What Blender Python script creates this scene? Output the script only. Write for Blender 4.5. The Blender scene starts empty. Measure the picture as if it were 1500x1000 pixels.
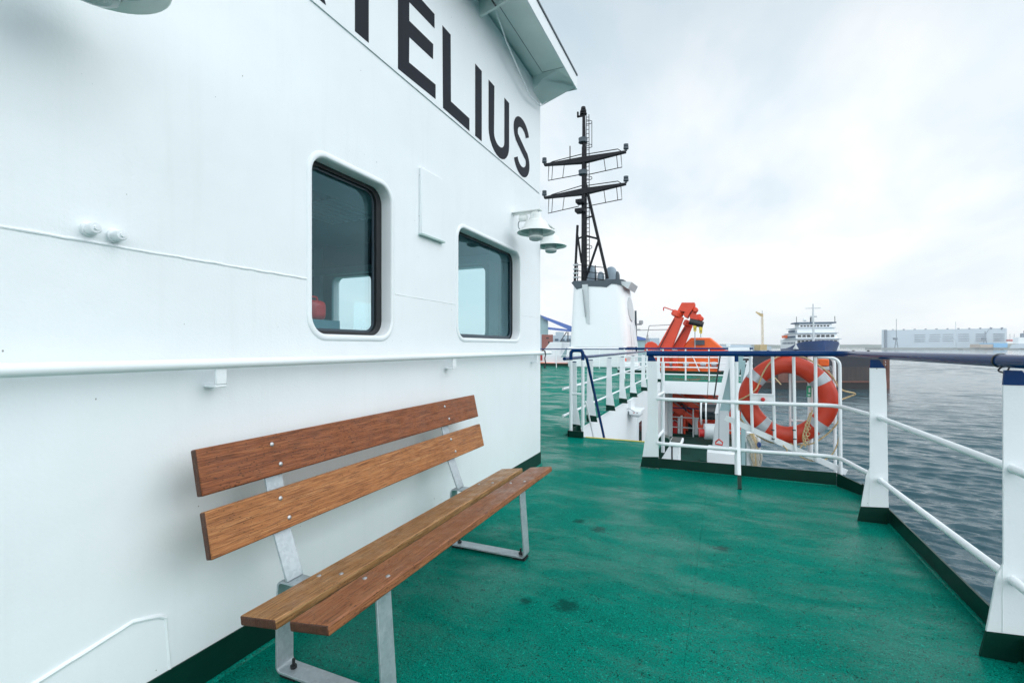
import bpy, bmesh, math, random
from mathutils import Vector, Matrix, Quaternion, noise as mnoise
from mathutils.geometry import tessellate_polygon
R = math.radians
rnd = random.Random(7)
scene = bpy.context.scene
COL = scene.collection

# ------------------------------------------------------------------ camera (level, small shift)
F, EYE, VPX, HY = 700.0, 1.18, 1055.0, 507.0
YAW = math.atan((VPX - 750) / F)
FW = Vector((-math.sin(YAW), math.cos(YAW), 0)); RT = Vector((math.cos(YAW), math.sin(YAW), 0)); UP = Vector((0, 0, 1))
CAM = Vector((0, 0, EYE))
cam = bpy.data.cameras.new('camera'); camo = bpy.data.objects.new('camera', cam); COL.objects.link(camo)
cam.sensor_width = 36; cam.lens = F / 1500 * 36; cam.shift_y = (HY - 500) / 1500
cam.clip_start = 0.05; cam.clip_end = 30000
camo.location = CAM; camo.rotation_euler = (R(90), 0, YAW)
scene.camera = camo

def ray(u, v): return FW + RT * ((u - 750) / F) - UP * ((v - HY) / F)
def dp(u, v, d): return CAM + ray(u, v) * d            # point at a depth in metres
def gy(u, v, y): d = ray(u, v); return CAM + d * (y / d.y)
def gx(u, v, x): d = ray(u, v); return CAM + d * (x / d.x)
def gz(u, v, z=0): d = ray(u, v); return CAM + d * ((z - EYE) / d.z)

# ------------------------------------------------------------------ materials
def srgb(r, g, b):
    f = lambda c: (c / 255 / 12.92) if c / 255 <= .04045 else ((c / 255 + .055) / 1.055) ** 2.4
    return (f(r), f(g), f(b), 1)
class NT:
    def __init__(s, name):
        s.m = bpy.data.materials.new(name); s.m.use_nodes = True
        s.t = s.m.node_tree; s.t.nodes.clear()
        s.out = s.n('ShaderNodeOutputMaterial'); s.b = s.n('ShaderNodeBsdfPrincipled')
        s.l(s.b.outputs[0], s.out.inputs[0])
        s.tc = s.n('ShaderNodeTexCoord'); s.co = s.tc.outputs['Object']
    def n(s, typ, **kw):
        x = s.t.nodes.new(typ)
        for k, v in kw.items(): setattr(x, k, v)
        return x
    def l(s, a, b): s.t.links.new(a, b)
    def set(s, **kw):
        for k, v in kw.items(): s.b.inputs[k.replace('_', ' ')].default_value = v
        return s
    def mapping(s, scale=(1, 1, 1), rot=(0, 0, 0), src=None):
        x = s.n('ShaderNodeMapping'); x.inputs['Scale'].default_value = scale; x.inputs['Rotation'].default_value = rot
        s.l(src or s.co, x.inputs[0]); return x.outputs[0]
    def noise(s, scale, detail=4, rough=.5, co=None, dist=0):
        x = s.n('ShaderNodeTexNoise'); x.inputs['Scale'].default_value = scale; x.inputs['Detail'].default_value = detail
        x.inputs['Roughness'].default_value = rough; x.inputs['Distortion'].default_value = dist
        s.l(co or s.co, x.inputs['Vector']); return x.outputs['Fac']
    def vor(s, scale, co=None, feature='F1', out='Distance'):
        x = s.n('ShaderNodeTexVoronoi'); x.feature = feature; x.inputs['Scale'].default_value = scale
        s.l(co or s.co, x.inputs['Vector']); return x.outputs[out]
    def ramp(s, fac, stops, interp='LINEAR'):
        x = s.n('ShaderNodeValToRGB'); x.color_ramp.interpolation = interp; e = x.color_ramp.elements
        while len(e) < len(stops): e.new(.5)
        for q, (p, c) in zip(e, stops): q.position = p; q.color = c if not isinstance(c, (int, float)) else (c, c, c, 1)
        s.l(fac, x.inputs[0]); return x.outputs[0]
    def mix(s, fac, a, b, mode='MIX'):
        x = s.n('ShaderNodeMix'); x.data_type = 'RGBA'; x.blend_type = mode
        for i, val in ((0, fac), (6, a), (7, b)):
            if isinstance(val, bpy.types.NodeSocket): s.l(val, x.inputs[i])
            else: x.inputs[i].default_value = val
        return x.outputs[2]
    def math(s, op, a, b=0.0, c=None):
        x = s.n('ShaderNodeMath', operation=op)
        for i, val in enumerate((a, b) if c is None else (a, b, c)):
            if isinstance(val, bpy.types.NodeSocket): s.l(val, x.inputs[i])
            else: x.inputs[i].default_value = val
        return x.outputs[0]
    def bump(s, h, strength=.2, dist=.01, prev=None):
        x = s.n('ShaderNodeBump'); x.inputs['Strength'].default_value = strength; x.inputs['Distance'].default_value = dist
        s.l(h, x.inputs['Height'])
        if prev: s.l(prev, x.inputs['Normal'])
        s.l(x.outputs[0], s.b.inputs['Normal']); return x.outputs[0]
    def color(s, c): s.l(c, s.b.inputs['Base Color']); return s
    def rough(s, c): s.l(c, s.b.inputs['Roughness']); return s
M = {}
def paint(key, col, rough=.4, var=.12, vscale=2.0, peel=0.0, chips=0.0, rust=0.0, metal=0.0, chip_col=None, streak=0.0):
    """brushed ship paint: faint tone drift, orange peel, small chips, thin rust streaks"""
    t = NT(key); t.set(Roughness=rough, Metallic=metal)
    n = t.noise(vscale, 5, .6)
    dark = tuple(c * (1 - var) for c in col[:3]) + (1,); lite = tuple(min(1, c * (1 + var * .5)) for c in col[:3]) + (1,)
    c = t.ramp(n, [(.3, dark), (.7, lite)])
    if streak:
        sn = t.noise(6, 3, .6, t.mapping((3, 3, .18)))
        c = t.mix(t.math('MULTIPLY', t.ramp(sn, [(.55, 0), (.8, 1)]), streak), c, srgb(205, 205, 195), 'MULTIPLY')
    if rust:
        rn = t.noise(9, 6, .7, t.mapping((1, 1, .5)))
        c = t.mix(t.math('MULTIPLY', t.ramp(rn, [(.68, 0), (.76, 1)]), rust), c, srgb(120, 62, 30))
    if chips:
        v = t.vor(20, t.mapping((1, 1, .7)))
        sz = t.noise(3.1, 2)
        mask = t.math('LESS_THAN', v, t.math('MULTIPLY', t.ramp(sz, [(.45, 0), (.75, 1)]), chips))
        c = t.mix(mask, c, chip_col or srgb(96, 92, 88))
    t.color(c)
    if peel:
        h = t.math('ADD', t.noise(1.6, 3, .5), t.math('MULTIPLY', t.noise(110, 3, .6), .05))
        t.bump(h, peel, .045)
    M[key] = t.m; return t
WHITE = (.81, .85, .87, 1)
paint('white_paint', WHITE, .38, .04, 1.2, peel=.3, chips=.06, streak=.08, chip_col=srgb(140, 142, 140))
paint('white_post', WHITE, .4, .05, 3, peel=.35, chips=.13, chip_col=srgb(120, 118, 112))
paint('white_plain', WHITE, .42, .05, 2)
paint('white_far', (.81, .85, .87, 1), .5, .05, .3)
paint('soffit_paint', (.82, .88, .86, 1), .45, .08, 3, peel=.2, chips=.05, chip_col=srgb(110, 90, 50))
paint('lamp_enamel', (.80, .83, .81, 1), .35, .05, 6, chips=.04, chip_col=srgb(150, 100, 40))
paint('lamp_inside', (.42, .55, .53, 1), .5, .08, 8)
paint('dark_green', (.001, .030, .020, 1), .35, .25, 6, peel=.3).set(Specular_IOR_Level=.25)
paint('rail_blue', (.0006, .034, .135, 1), .2, .15, 8).set(Specular_IOR_Level=.14)
paint('letter_black', (.010, .013, .022, 1), .6, .2, 9, peel=.15).set(Specular_IOR_Level=.15)
paint('black_metal', (.007, .009, .013, 1), .5, .2, 4).set(Specular_IOR_Level=.2)
paint('grey_radome', (.20, .27, .33, 1), .4, .1, 1.5)
paint('dark_slate', (.05, .075, .095, 1), .5, .2, 2)
paint('crane_red', (.68, .055, .018, 1), .4, .12, 2)
paint('housing_red', (.88, .10, .045, 1), .45, .15, 1)
paint('deep_red', (.60, .035, .016, 1), .4, .2, 2)
paint('boat_orange', (.82, .13, .014, 1), .4, .08, 1.5)
paint('yellow_paint', (.72, .55, .05, 1), .5, .2, 12)
paint('rubber_black', (.01, .012, .014, 1), .5, .2, 9)
paint('grey_steel', (.32, .36, .38, 1), .5, .12, 3)
paint('pale_grey', (.55, .60, .62, 1), .5, .08, 1)
paint('window_dark', (.012, .02, .025, 1), .15, .2, 1)
paint('hull_blue', (.02, .06, .19, 1), .4, .2, .15)
paint('cargo_blue', (.06, .14, .42, 1), .5, .1, .1)
paint('silo_teal', (.30, .45, .47, 1), .6, .1, .05)
paint('brick_brown', (.30, .11, .09, 1), .8, .2, .2)
paint('shed_blue', (.12, .42, .72, 1), .6, .1, .02)
paint('crane_yellow', (.52, .40, .20, 1), .6, .2, .5)
paint('hall_grey', (.44, .53, .60, 1), .7, .06, .01)
paint('hall_warm', (.42, .34, .28, 1), .7, .1, .05)
paint('hall_dark', (.08, .13, .19, 1), .7, .06, .01)
paint('quay_concrete', (.22, .25, .25, 1), .8, .2, .05)
paint('interior_teal', (.10, .21, .25, 1), .6, .15, 2)
paint('interior_pale', (.34, .52, .56, 1), .6, .1, 2)
paint('case_red', (.55, .02, .02, 1), .35, .15, 10)
paint('green_sign', (.02, .42, .22, 1), .4, .05, 10)
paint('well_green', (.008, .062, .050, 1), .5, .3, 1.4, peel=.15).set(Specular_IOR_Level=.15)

# wet green non-slip deck
t = NT('deck_green')
big = t.noise(.9, 5, .6); med = t.noise(5.5, 5, .65, dist=.3); grit = t.noise(200, 3, .75); fine = t.noise(95, 4, .75)
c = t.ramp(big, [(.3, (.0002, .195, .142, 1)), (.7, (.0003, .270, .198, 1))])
c = t.mix(t.ramp(med, [(.54, 0), (.70, .55)]), c, (.0003, .16, .116, 1))
c = t.mix(t.ramp(fine, [(.42, .55), (.56, 0)]), c, (.0003, .090, .066, 1))
c = t.mix(t.ramp(grit, [(.50, 0), (.60, .7)]), c, (.0003, .045, .033, 1))
glints = t.noise(78, 3, .8, t.mapping((1, 1, 1), (.3, .2, .9)))
c = t.mix(t.ramp(glints, [(.60, 0), (.68, .7)]), c, (.010, .44, .33, 1))  # glints of the wet grit, painted in as paler green specks
pits = t.math('LESS_THAN', t.vor(105), t.math('MULTIPLY', t.ramp(t.noise(24, 3, .7), [(.40, .12), (.66, 1)]), .40))
c = t.mix(t.math('MULTIPLY', pits, .85), c, (.0002, .022, .016, 1))
# oily footprints and stains where they lie on the deck
ed = t.noise(38, 4, .7)
tot = None
for (u, v, r_) in ((848, 763, .05), (877, 775, .065), (830, 886, .075), (1058, 803, .06), (770, 880, .04)):
    g_ = gz(u, v); sb = t.n('ShaderNodeVectorMath', operation='SUBTRACT'); t.l(t.co, sb.inputs[0]); sb.inputs[1].default_value = (g_.x, g_.y, 0)
    ln = t.n('ShaderNodeVectorMath', operation='LENGTH'); t.l(sb.outputs[0], ln.inputs[0])
    k = t.math('SUBTRACT', 1.0, t.math('DIVIDE', ln.outputs['Value'], r_)); tot = k if tot is None else t.math('MAXIMUM', tot, k)
st_ = t.ramp(t.math('ADD', tot, t.math('MULTIPLY', t.math('SUBTRACT', ed, .5), 2.2)), [(.05, 0), (.6, .7)])
c = t.mix(st_, c, (.0006, .035, .03, 1))
t.color(c)
t.rough(t.ramp(med, [(.35, .25), (.65, .5)]))
t.set(Specular_IOR_Level=.0, Specular_Tint=(.12, .85, .62, 1), Coat_IOR=1.33)
t.bump(t.math('ADD', grit, t.math('MULTIPLY', fine, .8)), .6, .003)
# thin film of rain water lying in patches, broken up by the grit
wet = t.noise(.8, 3, .6, t.mapping((.9, 1.2, 1)), dist=.7); pud = t.noise(3.4, 6, .7, t.mapping((.7, 1.9, 1)), dist=.4)
film = t.math('ADD', t.math('ADD', t.math('MULTIPLY', wet, .55), t.math('MULTIPLY', pud, .45)), t.math('MULTIPLY', t.math('SUBTRACT', fine, .5), .5))
t.l(t.ramp(film, [(.43, .70), (.53, .10)]), t.b.inputs['Coat Weight'])
t.l(t.ramp(film, [(.42, .03), (.56, .2)]), t.b.inputs['Coat Roughness'])
cb = t.n('ShaderNodeBump'); cb.inputs['Strength'].default_value = .7; cb.inputs['Distance'].default_value = .006
t.l(t.math('ADD', t.noise(3.2, 5, .62, t.mapping((.8, 1.7, 1))), t.math('MULTIPLY', fine, .34)), cb.inputs['Height']); t.l(cb.outputs[0], t.b.inputs['Coat Normal'])
M['deck_green'] = t.m

# hardwood planks, grain along the local Y axis
def wood(key, dark, mid, lite, seed, stain):
    t = NT(key); t.set(Roughness=.42, Specular_IOR_Level=.4)
    off = t.n('ShaderNodeVectorMath', operation='ADD'); off.inputs[1].default_value = (seed * 3.1, seed * 1.7, seed * 2.3); t.l(t.co, off.inputs[0]); co = off.outputs[0]
    w = t.n('ShaderNodeTexNoise'); w.inputs['Scale'].default_value = 2.0; w.inputs['Detail'].default_value = 3; t.l(t.mapping((1, .35, 1), src=co), w.inputs['Vector'])
    mp = t.mapping((48, 1.5, 48), (R(9), 0, R(5)), src=co)
    g = t.noise(2.2, 7, .68, mp, dist=1.1)
    fg = t.noise(9, 4, .7, t.mapping((26, 1.4, 26), src=co))
    c = t.ramp(g, [(.28, dark), (.5, mid), (.74, lite)])
    c = t.mix(t.ramp(fg, [(.48, 0), (.68, .8)]), c, tuple(x * .55 for x in dark[:3]) + (1,))
    pore = t.vor(64, t.mapping((2.0, .8, 2.0), src=co)); pn = t.noise(9, 4, .65, co)
    pm = t.math('LESS_THAN', pore, t.math('MULTIPLY', t.ramp(pn, [(.30, .35), (.66, 1)]), stain))
    c = t.mix(t.math('MULTIPLY', pm, .7), c, tuple(x * .25 for x in dark[:3]) + (1,))
    t.color(c)
    t.rough(t.ramp(t.noise(14, 3, .6, co), [(.35, .3), (.65, .6)]))
    t.bump(t.math('ADD', g, t.math('MULTIPLY', fg, .9)), .4, .005)
    M[key] = t.m
wood('wood_red', srgb(92, 46, 22), srgb(138, 78, 42), srgb(162, 102, 62), 1, .27)
wood('wood_tan', srgb(108, 62, 32), srgb(166, 108, 62), srgb(194, 144, 96), 2, .20)
wood('wood_gold', srgb(106, 70, 38), srgb(160, 114, 70), srgb(196, 158, 112), 3, .24)
wood('wood_brown', srgb(98, 54, 28), srgb(148, 92, 56), srgb(168, 120, 82), 4, .32)
wood('wood_end', srgb(58, 32, 20), srgb(84, 48, 30), srgb(100, 60, 40), 5, .2)

t = NT('galvanised'); t.set(Metallic=.55, Roughness=.42)
sp = t.vor(90, out='Color'); sp2 = t.n('ShaderNodeRGBToBW'); t.l(sp, sp2.inputs[0])
c = t.ramp(t.math('ADD', t.math('MULTIPLY', sp2.outputs[0], .35), t.math('MULTIPLY', t.noise(14, 5, .65), .65)), [(.25, (.38, .44, .47, 1)), (.75, (.52, .58, .61, 1))])
t.color(c); t.rough(t.ramp(t.noise(26, 4), [(.3, .34), (.7, .58)])); M['galvanised'] = t.m
t = NT('bolt_steel'); t.set(Metallic=.9, Roughness=.45, Base_Color=(.48, .49, .5, 1)); t.bump(t.noise(90, 3), .2, .002); M['bolt_steel'] = t.m
t = NT('buoy_shell'); t.set(Roughness=.42)
t.color(t.ramp(t.noise(7, 5, .6), [(.3, (.47, .030, .010, 1)), (.7, (.58, .048, .016, 1))])); t.bump(t.noise(40, 3), .08, .004); M['buoy_shell'] = t.m
t = NT('reflective_tape'); t.set(Roughness=.35, Metallic=.2); t.color(t.ramp(t.vor(240), [(.1, (.33, .37, .40, 1)), (.5, (.42, .46, .49, 1))])); M['reflective_tape'] = t.m
t = NT('rope_tan'); t.set(Roughness=.85)
t.color(t.ramp(t.noise(160, 3, .7, t.mapping((1, 1, 1))), [(.35, srgb(160, 124, 78)), (.65, srgb(222, 204, 164))])); t.bump(t.noise(140, 2), .7, .006); M['rope_tan'] = t.m
t = NT('rope_dirty'); t.set(Roughness=.9)
t.color(t.ramp(t.noise(60, 4, .7), [(.35, srgb(120, 116, 106)), (.65, srgb(216, 212, 200))])); t.bump(t.noise(120, 2), .7, .006); M['rope_dirty'] = t.m
# rust-streaked barge plating
t = NT('barge_plate'); t.set(Roughness=.7)
n1 = t.noise(1.2, 6, .7, t.mapping((1, 1, .12))); n2 = t.noise(.25, 4, .6)
c = t.ramp(n1, [(.3, (.022, .021, .024, 1)), (.55, (.042, .037, .039, 1)), (.8, (.085, .062, .054, 1))])
c = t.mix(t.ramp(n2, [(.55, 0), (.85, .4)]), c, (.09, .05, .038, 1)); t.color(c); t.bump(n1, .3, .2); M['barge_plate'] = t.m
paint('barge_dark', (.012, .016, .028, 1), .5, .2, .4)
paint('barge_rust', (.16, .07, .055, 1), .8, .3, 1.0)
paint('barge_black', (.012, .012, .014, 1), .6, .3, 1.0)
paint('shore_green', (.05, .085, .07, 1), .9, .35, .01)

# window glass: clear pane with a Fresnel reflection and a teal tint
m = bpy.data.materials.new('window_glass'); m.use_nodes = True; nt = m.node_tree; nt.nodes.clear()
o_ = nt.nodes.new('ShaderNodeOutputMaterial'); mx = nt.nodes.new('ShaderNodeMixShader'); lw = nt.nodes.new('ShaderNodeLayerWeight'); lw.inputs[0].default_value = .5; pw = nt.nodes.new('ShaderNodeMath'); pw.operation = 'POWER'; pw.inputs[1].default_value = 3.0; nt.links.new(lw.outputs['Facing'], pw.inputs[0]); fr = nt.nodes.new('ShaderNodeMath'); fr.operation = 'MULTIPLY_ADD'; nt.links.new(pw.outputs[0], fr.inputs[0]); fr.inputs[1].default_value = .90; fr.inputs[2].default_value = .07
tr = nt.nodes.new('ShaderNodeBsdfTransparent'); tr.inputs[0].default_value = (.80, .92, .94, 1)
gl = nt.nodes.new('ShaderNodeBsdfGlossy'); gl.inputs['Roughness'].default_value = .02; gl.inputs['Color'].default_value = (.52, .86, .95, 1)
tcg = nt.nodes.new('ShaderNodeTexCoord'); nz = nt.nodes.new('ShaderNodeTexNoise'); nz.inputs['Scale'].default_value = 3; bp = nt.nodes.new('ShaderNodeBump'); bp.inputs['Strength'].default_value = .02; bp.inputs['Distance'].default_value = .02
for a, b in ((tcg.outputs['Object'], nz.inputs['Vector']), (nz.outputs['Fac'], bp.inputs['Height']), (bp.outputs[0], gl.inputs['Normal']), (fr.outputs[0], mx.inputs[0]), (tr.outputs[0], mx.inputs[1]), (gl.outputs[0], mx.inputs[2]), (mx.outputs[0], o_.inputs[0])): nt.links.new(a, b)
M['window_glass'] = m
t = NT('lamp_glass'); t.set(Roughness=.2, Base_Color=(.55, .66, .66, 1), Transmission_Weight=.35); M['lamp_glass'] = t.m

# sea
t = NT('sea_water'); t.set(Roughness=.045, IOR=1.33)
w1 = t.noise(.55, 6, .62, t.mapping((1, 2.1, 1), (0, 0, R(-18))), dist=.4); w2 = t.noise(2.6, 4, .6, t.mapping((1, 1.9, 1), (0, 0, R(-8)))); w3 = t.noise(.02, 4, .6)
t.color(t.ramp(w3, [(.35, (.022, .066, .084, 1)), (.65, (.034, .088, .108, 1))]))
b1 = t.bump(w1, .45, .22); w4 = t.noise(7.5, 3, .6, t.mapping((1, 1.7, 1), (0, 0, R(-14)))); b2 = t.bump(w2, .35, .05, b1); t.bump(w4, .3, .015, b2)
M['sea_water'] = t.m

# ------------------------------------------------------------------ mesh builder
class MB:
    def __init__(s): s.bm = bmesh.new()
    def face(s, pts):
        return s.bm.faces.new([s.bm.verts.new(p) for p in pts])
    def box(s, lo, hi):
        lo = Vector(lo); hi = Vector(hi)
        return s.hexa([(x, y, z) for z in (lo.z, hi.z) for x, y in ((lo.x, lo.y), (hi.x, lo.y), (hi.x, hi.y), (lo.x, hi.y))])
    def hexa(s, p):          # bottom 4 ccw, top 4 ccw
        v = [s.bm.verts.new(q) for q in p]
        for f in ((3, 2, 1, 0), (4, 5, 6, 7), (0, 1, 5, 4), (1, 2, 6, 5), (2, 3, 7, 6), (3, 0, 4, 7)): s.bm.faces.new([v[i] for i in f])
        return s
    def obox(s, c, ax, ay, az):   # centre and three half-axis vectors
        c, ax, ay, az = map(Vector, (c, ax, ay, az))
        return s.hexa([c - ax - ay - az, c + ax - ay - az, c + ax + ay - az, c - ax + ay - az, c - ax - ay + az, c + ax - ay + az, c + ax + ay + az, c - ax + ay + az])
    def bar(s, a, b, w, h, up=(0, 0, 1)):
        a, b = Vector(a), Vector(b); d = (b - a); L = d.length; d.normalize()
        sd = d.cross(Vector(up)); sd = sd.normalized() if sd.length > 1e-4 else Vector((1, 0, 0)); u = sd.cross(d).normalized()
        return s.obox((a + b) / 2, d * L / 2, sd * w / 2, u * h / 2)
    def tube(s, pts, r, n=10, closed=False, r2=None, caps=True):
        P = [Vector(p) for p in pts]; N = len(P); rings = []; prev = None
        for i in range(N):
            if closed: d = P[(i + 1) % N] - P[i - 1]
            else: d = (P[min(i + 1, N - 1)] - P[max(i - 1, 0)])
            d.normalize()
            if prev is None:
                a = Vector((0, 0, 1)) if abs(d.z) < .9 else Vector((1, 0, 0)); u = d.cross(a).normalized()
            else: u = (prev - d * prev.dot(d)).normalized()
            prev = u; w = d.cross(u)
            rr = r if r2 is None else r + (r2 - r) * i / (N - 1)
            rings.append([s.bm.verts.new(P[i] + (u * math.cos(k * 2 * math.pi / n) + w * math.sin(k * 2 * math.pi / n)) * rr) for k in range(n)])
        for i in range(N if closed else N - 1):
            A, B = rings[i], rings[(i + 1) % N]
            for k in range(n): s.bm.faces.new([A[k], A[(k + 1) % n], B[(k + 1) % n], B[k]])
        if caps and not closed: s.bm.faces.new(rings[0][::-1]); s.bm.faces.new(rings[-1])
        return s
    def lathe(s, prof, c, axis=(0, 0, 1), n=32):  # prof: (radius, height) along axis
        c = Vector(c); ax = Vector(axis).normalized(); a = Vector((1, 0, 0)) if abs(ax.x) < .9 else Vector((0, 1, 0)); u = ax.cross(a).normalized(); w = ax.cross(u)
        rings = []
        for r, h in prof:
            if r < 1e-6: rings.append([s.bm.verts.new(c + ax * h)])
            else: rings.append([s.bm.verts.new(c + ax * h + (u * math.cos(k * 2 * math.pi / n) + w * math.sin(k * 2 * math.pi / n)) * r) for k in range(n)])
        for A, B in zip(rings, rings[1:]):
            for k in range(n):
                q = [A[k % len(A)], A[(k + 1) % len(A)], B[(k + 1) % len(B)], B[k % len(B)]]
                q = [v for i, v in enumerate(q) if v not in q[:i]]
                if len(q) >= 3: s.bm.faces.new(q)
        return s
    def plate(s, loops, fn, t0, t1):   # flat plate with holes: loops in 2D, fn(a, b, t) -> 3D, thickness t0..t1
        allp = [p for L in loops for p in L]
        tris = tessellate_polygon([[Vector((p[0], p[1], 0)) for p in L] for L in loops])
        A = [s.bm.verts.new(fn(p[0], p[1], t0)) for p in allp]
        if t1 is None:
            for q in tris: s.bm.faces.new([A[i] for i in q])
            return s
        B = [s.bm.verts.new(fn(p[0], p[1], t1)) for p in allp]
        for q in tris:
            try: s.bm.faces.new([A[i] for i in q]); s.bm.faces.new([B[i] for i in reversed(q)])
            except ValueError: pass
        i0 = 0
        for L in loops:
            n = len(L)
            for k in range(n):
                a, b = i0 + k, i0 + (k + 1) % n
                s.bm.faces.new([A[a], A[b], B[b], B[a]])
            i0 += n
        return s
    def loft(s, rings, cap=True):
        V = [[s.bm.verts.new(p) for p in r] for r in rings]; n = len(V[0])
        for A, B in zip(V, V[1:]):
            for k in range(n): s.bm.faces.new([A[k], A[(k + 1) % n], B[(k + 1) % n], B[k]])
        if cap: s.bm.faces.new(V[0][::-1]); s.bm.faces.new(V[-1])
        return s
    def build(s, name, mat, parent=None, bevel=0, angle=35, seg=2):
        bmesh.ops.recalc_face_normals(s.bm, faces=s.bm.faces[:])
        me = bpy.data.meshes.new(name); s.bm.to_mesh(me); s.bm.free()
        for p in me.polygons: p.use_smooth = True
        me.set_sharp_from_angle(angle=R(angle))
        o = bpy.data.objects.new(name, me); COL.objects.link(o)
        me.materials.append(M[mat] if isinstance(mat, str) else mat)
        if bevel:
            b = o.modifiers.new('bevel', 'BEVEL'); b.width = bevel; b.segments = seg; b.limit_method = 'ANGLE'; b.angle_limit = R(40); b.harden_normals = False
        if parent: adopt(o, parent)
        return o
def adopt(o, parent):      # parents are unrotated here: keep the child where it was built
    o.parent = parent
    root = parent
    while root.parent is not None: root = root.parent
    o.matrix_parent_inverse = Matrix.Translation(-Vector(root.location)) if parent is root else Matrix.Identity(4)
def tag(o, label=None, cat=None, group=None, kind=None):
    if label: o['label'] = label
    if cat: o['category'] = cat
    if group: o['group'] = group
    if kind: o['kind'] = kind
    return o
def thing(name, label, cat, loc=(0, 0, 0), group=None):
    o = bpy.data.objects.new(name, None); COL.objects.link(o); o.location = loc; o.empty_display_size = .1
    return tag(o, label, cat, group)
def lab(o, label): o['label'] = label; return o
def rrect(a0, b0, a1, b1, r, n=8):
    pts = []
    for cx, cy, s0 in ((a1 - r, b1 - r, 0), (a0 + r, b1 - r, 90), (a0 + r, b0 + r, 180), (a1 - r, b0 + r, 270)):
        for k in range(n + 1):
            a = R(s0 + 90 * k / n); pts.append((cx + r * math.cos(a), cy + r * math.sin(a)))
    return pts
def smooth(pts, n=6):          # Catmull-Rom through the points
    P = [Vector(p) for p in pts]; P = [P[0] * 2 - P[1]] + P + [P[-1] * 2 - P[-2]]; out = []
    for i in range(1, len(P) - 2):
        a, b, c, d = P[i - 1:i + 3]
        for k in range(n):
            u = k / n; out.append(.5 * (2 * b + (c - a) * u + (2 * a - 5 * b + 4 * c - d) * u * u + (3 * b - a - 3 * c + d) * u ** 3))
    out.append(P[-2]); return out
def arcpath(pts, rad, n=8):   # polyline with rounded corners
    P = [Vector(p) for p in pts]; out = [P[0]]
    for i in range(1, len(P) - 1):
        a, b, c = P[i - 1], P[i], P[i + 1]; d1 = (a - b).normalized(); d2 = (c - b).normalized()
        th = d1.angle(d2)
        if th < .02 or th > 3.12: out.append(b); continue
        t = min(rad / math.tan(th / 2), (a - b).length * .49, (c - b).length * .49); p1, p2 = b + d1 * t, b + d2 * t
        for k in range(n + 1):
            s = k / n; out.append(p1 * (1 - s) ** 2 + b * 2 * s * (1 - s) + p2 * s * s)
    out.append(P[-1]); return out
def copy_tree(o, loc):     # a thing, its parts and their sub-parts
    c = o.copy(); COL.objects.link(c); c.location = loc
    def rec(src, dst):
        for ch in [x for x in bpy.data.objects if x.parent is src]:
            d = ch.copy(); COL.objects.link(d); d.parent = dst; d.matrix_parent_inverse = ch.matrix_parent_inverse.copy(); rec(ch, d)
    rec(o, c); return c
XZ = lambda y: (lambda a, b, t: Vector((a, y + t, b)))
YZ = lambda x: (lambda a, b, t: Vector((x + t, a, b)))
XY = lambda z: (lambda a, b, t: Vector((a, b, z + t)))
HAZE = 0.00018; SKY_LO, SKY_HI = 10.5, 7.5; SKY_BACK = 2.4; SUN = 1.5; EXPO = 0.06
# ================================================================== THE SHIP: decks
WX = -1.648                 # outer face of the deckhouse side
YA = 4.49                   # aft corner of the deckhouse
SX = 1.035                  # ship's side
WELL = -2.4; SEA = -7.5
deck = MB().plate([[(-11, -5), (SX, -5), (SX, 4.57), (.905, 4.80), (-.66, 4.80), (-.66, 6.08), (-1.90, 6.08), (-1.92, 17.5), (SX, 17.5), (SX, 21.6), (-4.2, 22.2), (-4.2, 27.3), (-11, 27.3)]], XY(0), -.03, 0).build('deck', 'deck_green')
tag(deck, kind='structure')
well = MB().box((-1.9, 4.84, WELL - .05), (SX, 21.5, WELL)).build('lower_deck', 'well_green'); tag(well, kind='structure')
# weld seams across the deck plating
sm = MB()
for y in (5.62, 9.4): sm.tube([(WX + .02 if y < YA else -8, y, -.001), (SX - .02 if y < 5 else -1.95, y + .02, -.001)], .0045, 6)
sm.tube([(-.16, -4, -.002), (-.10, 4.75, -.002)], .004, 6)
tag(sm.build('deck_seam', 'deck_green'), kind='structure')
hull = MB(); hull.box((-10.8, -5, SEA - 1), (SX - .04, 4.84, -.05)); hull.box((-10.8, 4.84, SEA - 1), (SX - .04, 30, WELL - .06))
hullo = hull.build('ship_hull', 'hull_blue'); tag(hullo, 'dark blue hull under the green decks', 'hull')

# ================================================================== deckhouse
house = thing('deckhouse', 'white ship deckhouse with rounded windows, big black lettering and overhanging roof', 'deckhouse', (WX, 1.5, 0))
TH = .09
W1 = rrect(1.575, 1.235, 2.125, 2.035, .085); W2 = rrect(2.855, 1.240, 3.955, 2.005, .085)
YB = -4.5
wall = MB().plate([[(YB, 0), (YA, 0), (YA, 3.74), (YB, 3.74)], W1, W2], YZ(WX - TH), 0, TH).build('wall', 'white_paint', house)
AW1 = rrect(-4.25, 1.26, -3.66, 2.00, .07); AW2 = rrect(-3.05, 1.26, -2.20, 2.00, .07)
MB().plate([[(-6.2, 0), (WX - TH - .002, 0), (WX - TH - .002, 3.74), (-6.2, 3.74)], AW1, AW2], XZ(YA - .07), -.02, .07).build('wall', 'white_paint', house)
PW1 = rrect(1.5, 1.25, 2.1, 2.0, .08); PW2 = rrect(2.9, 1.25, 3.9, 2.0, .08); PW3 = rrect(-1, 1.25, .2, 2, .08)
MB().plate([[(YB, 0), (YA - .1, 0), (YA - .1, 3.74), (YB, 3.74)], PW1, PW2, PW3], YZ(-6.2), 0, .07).build('wall', 'white_paint', house)
MB().box((-6.2, YB - .08, 0), (WX - TH - .003, YB - .002, 3.74)).build('wall', 'white_paint', house)
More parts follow.
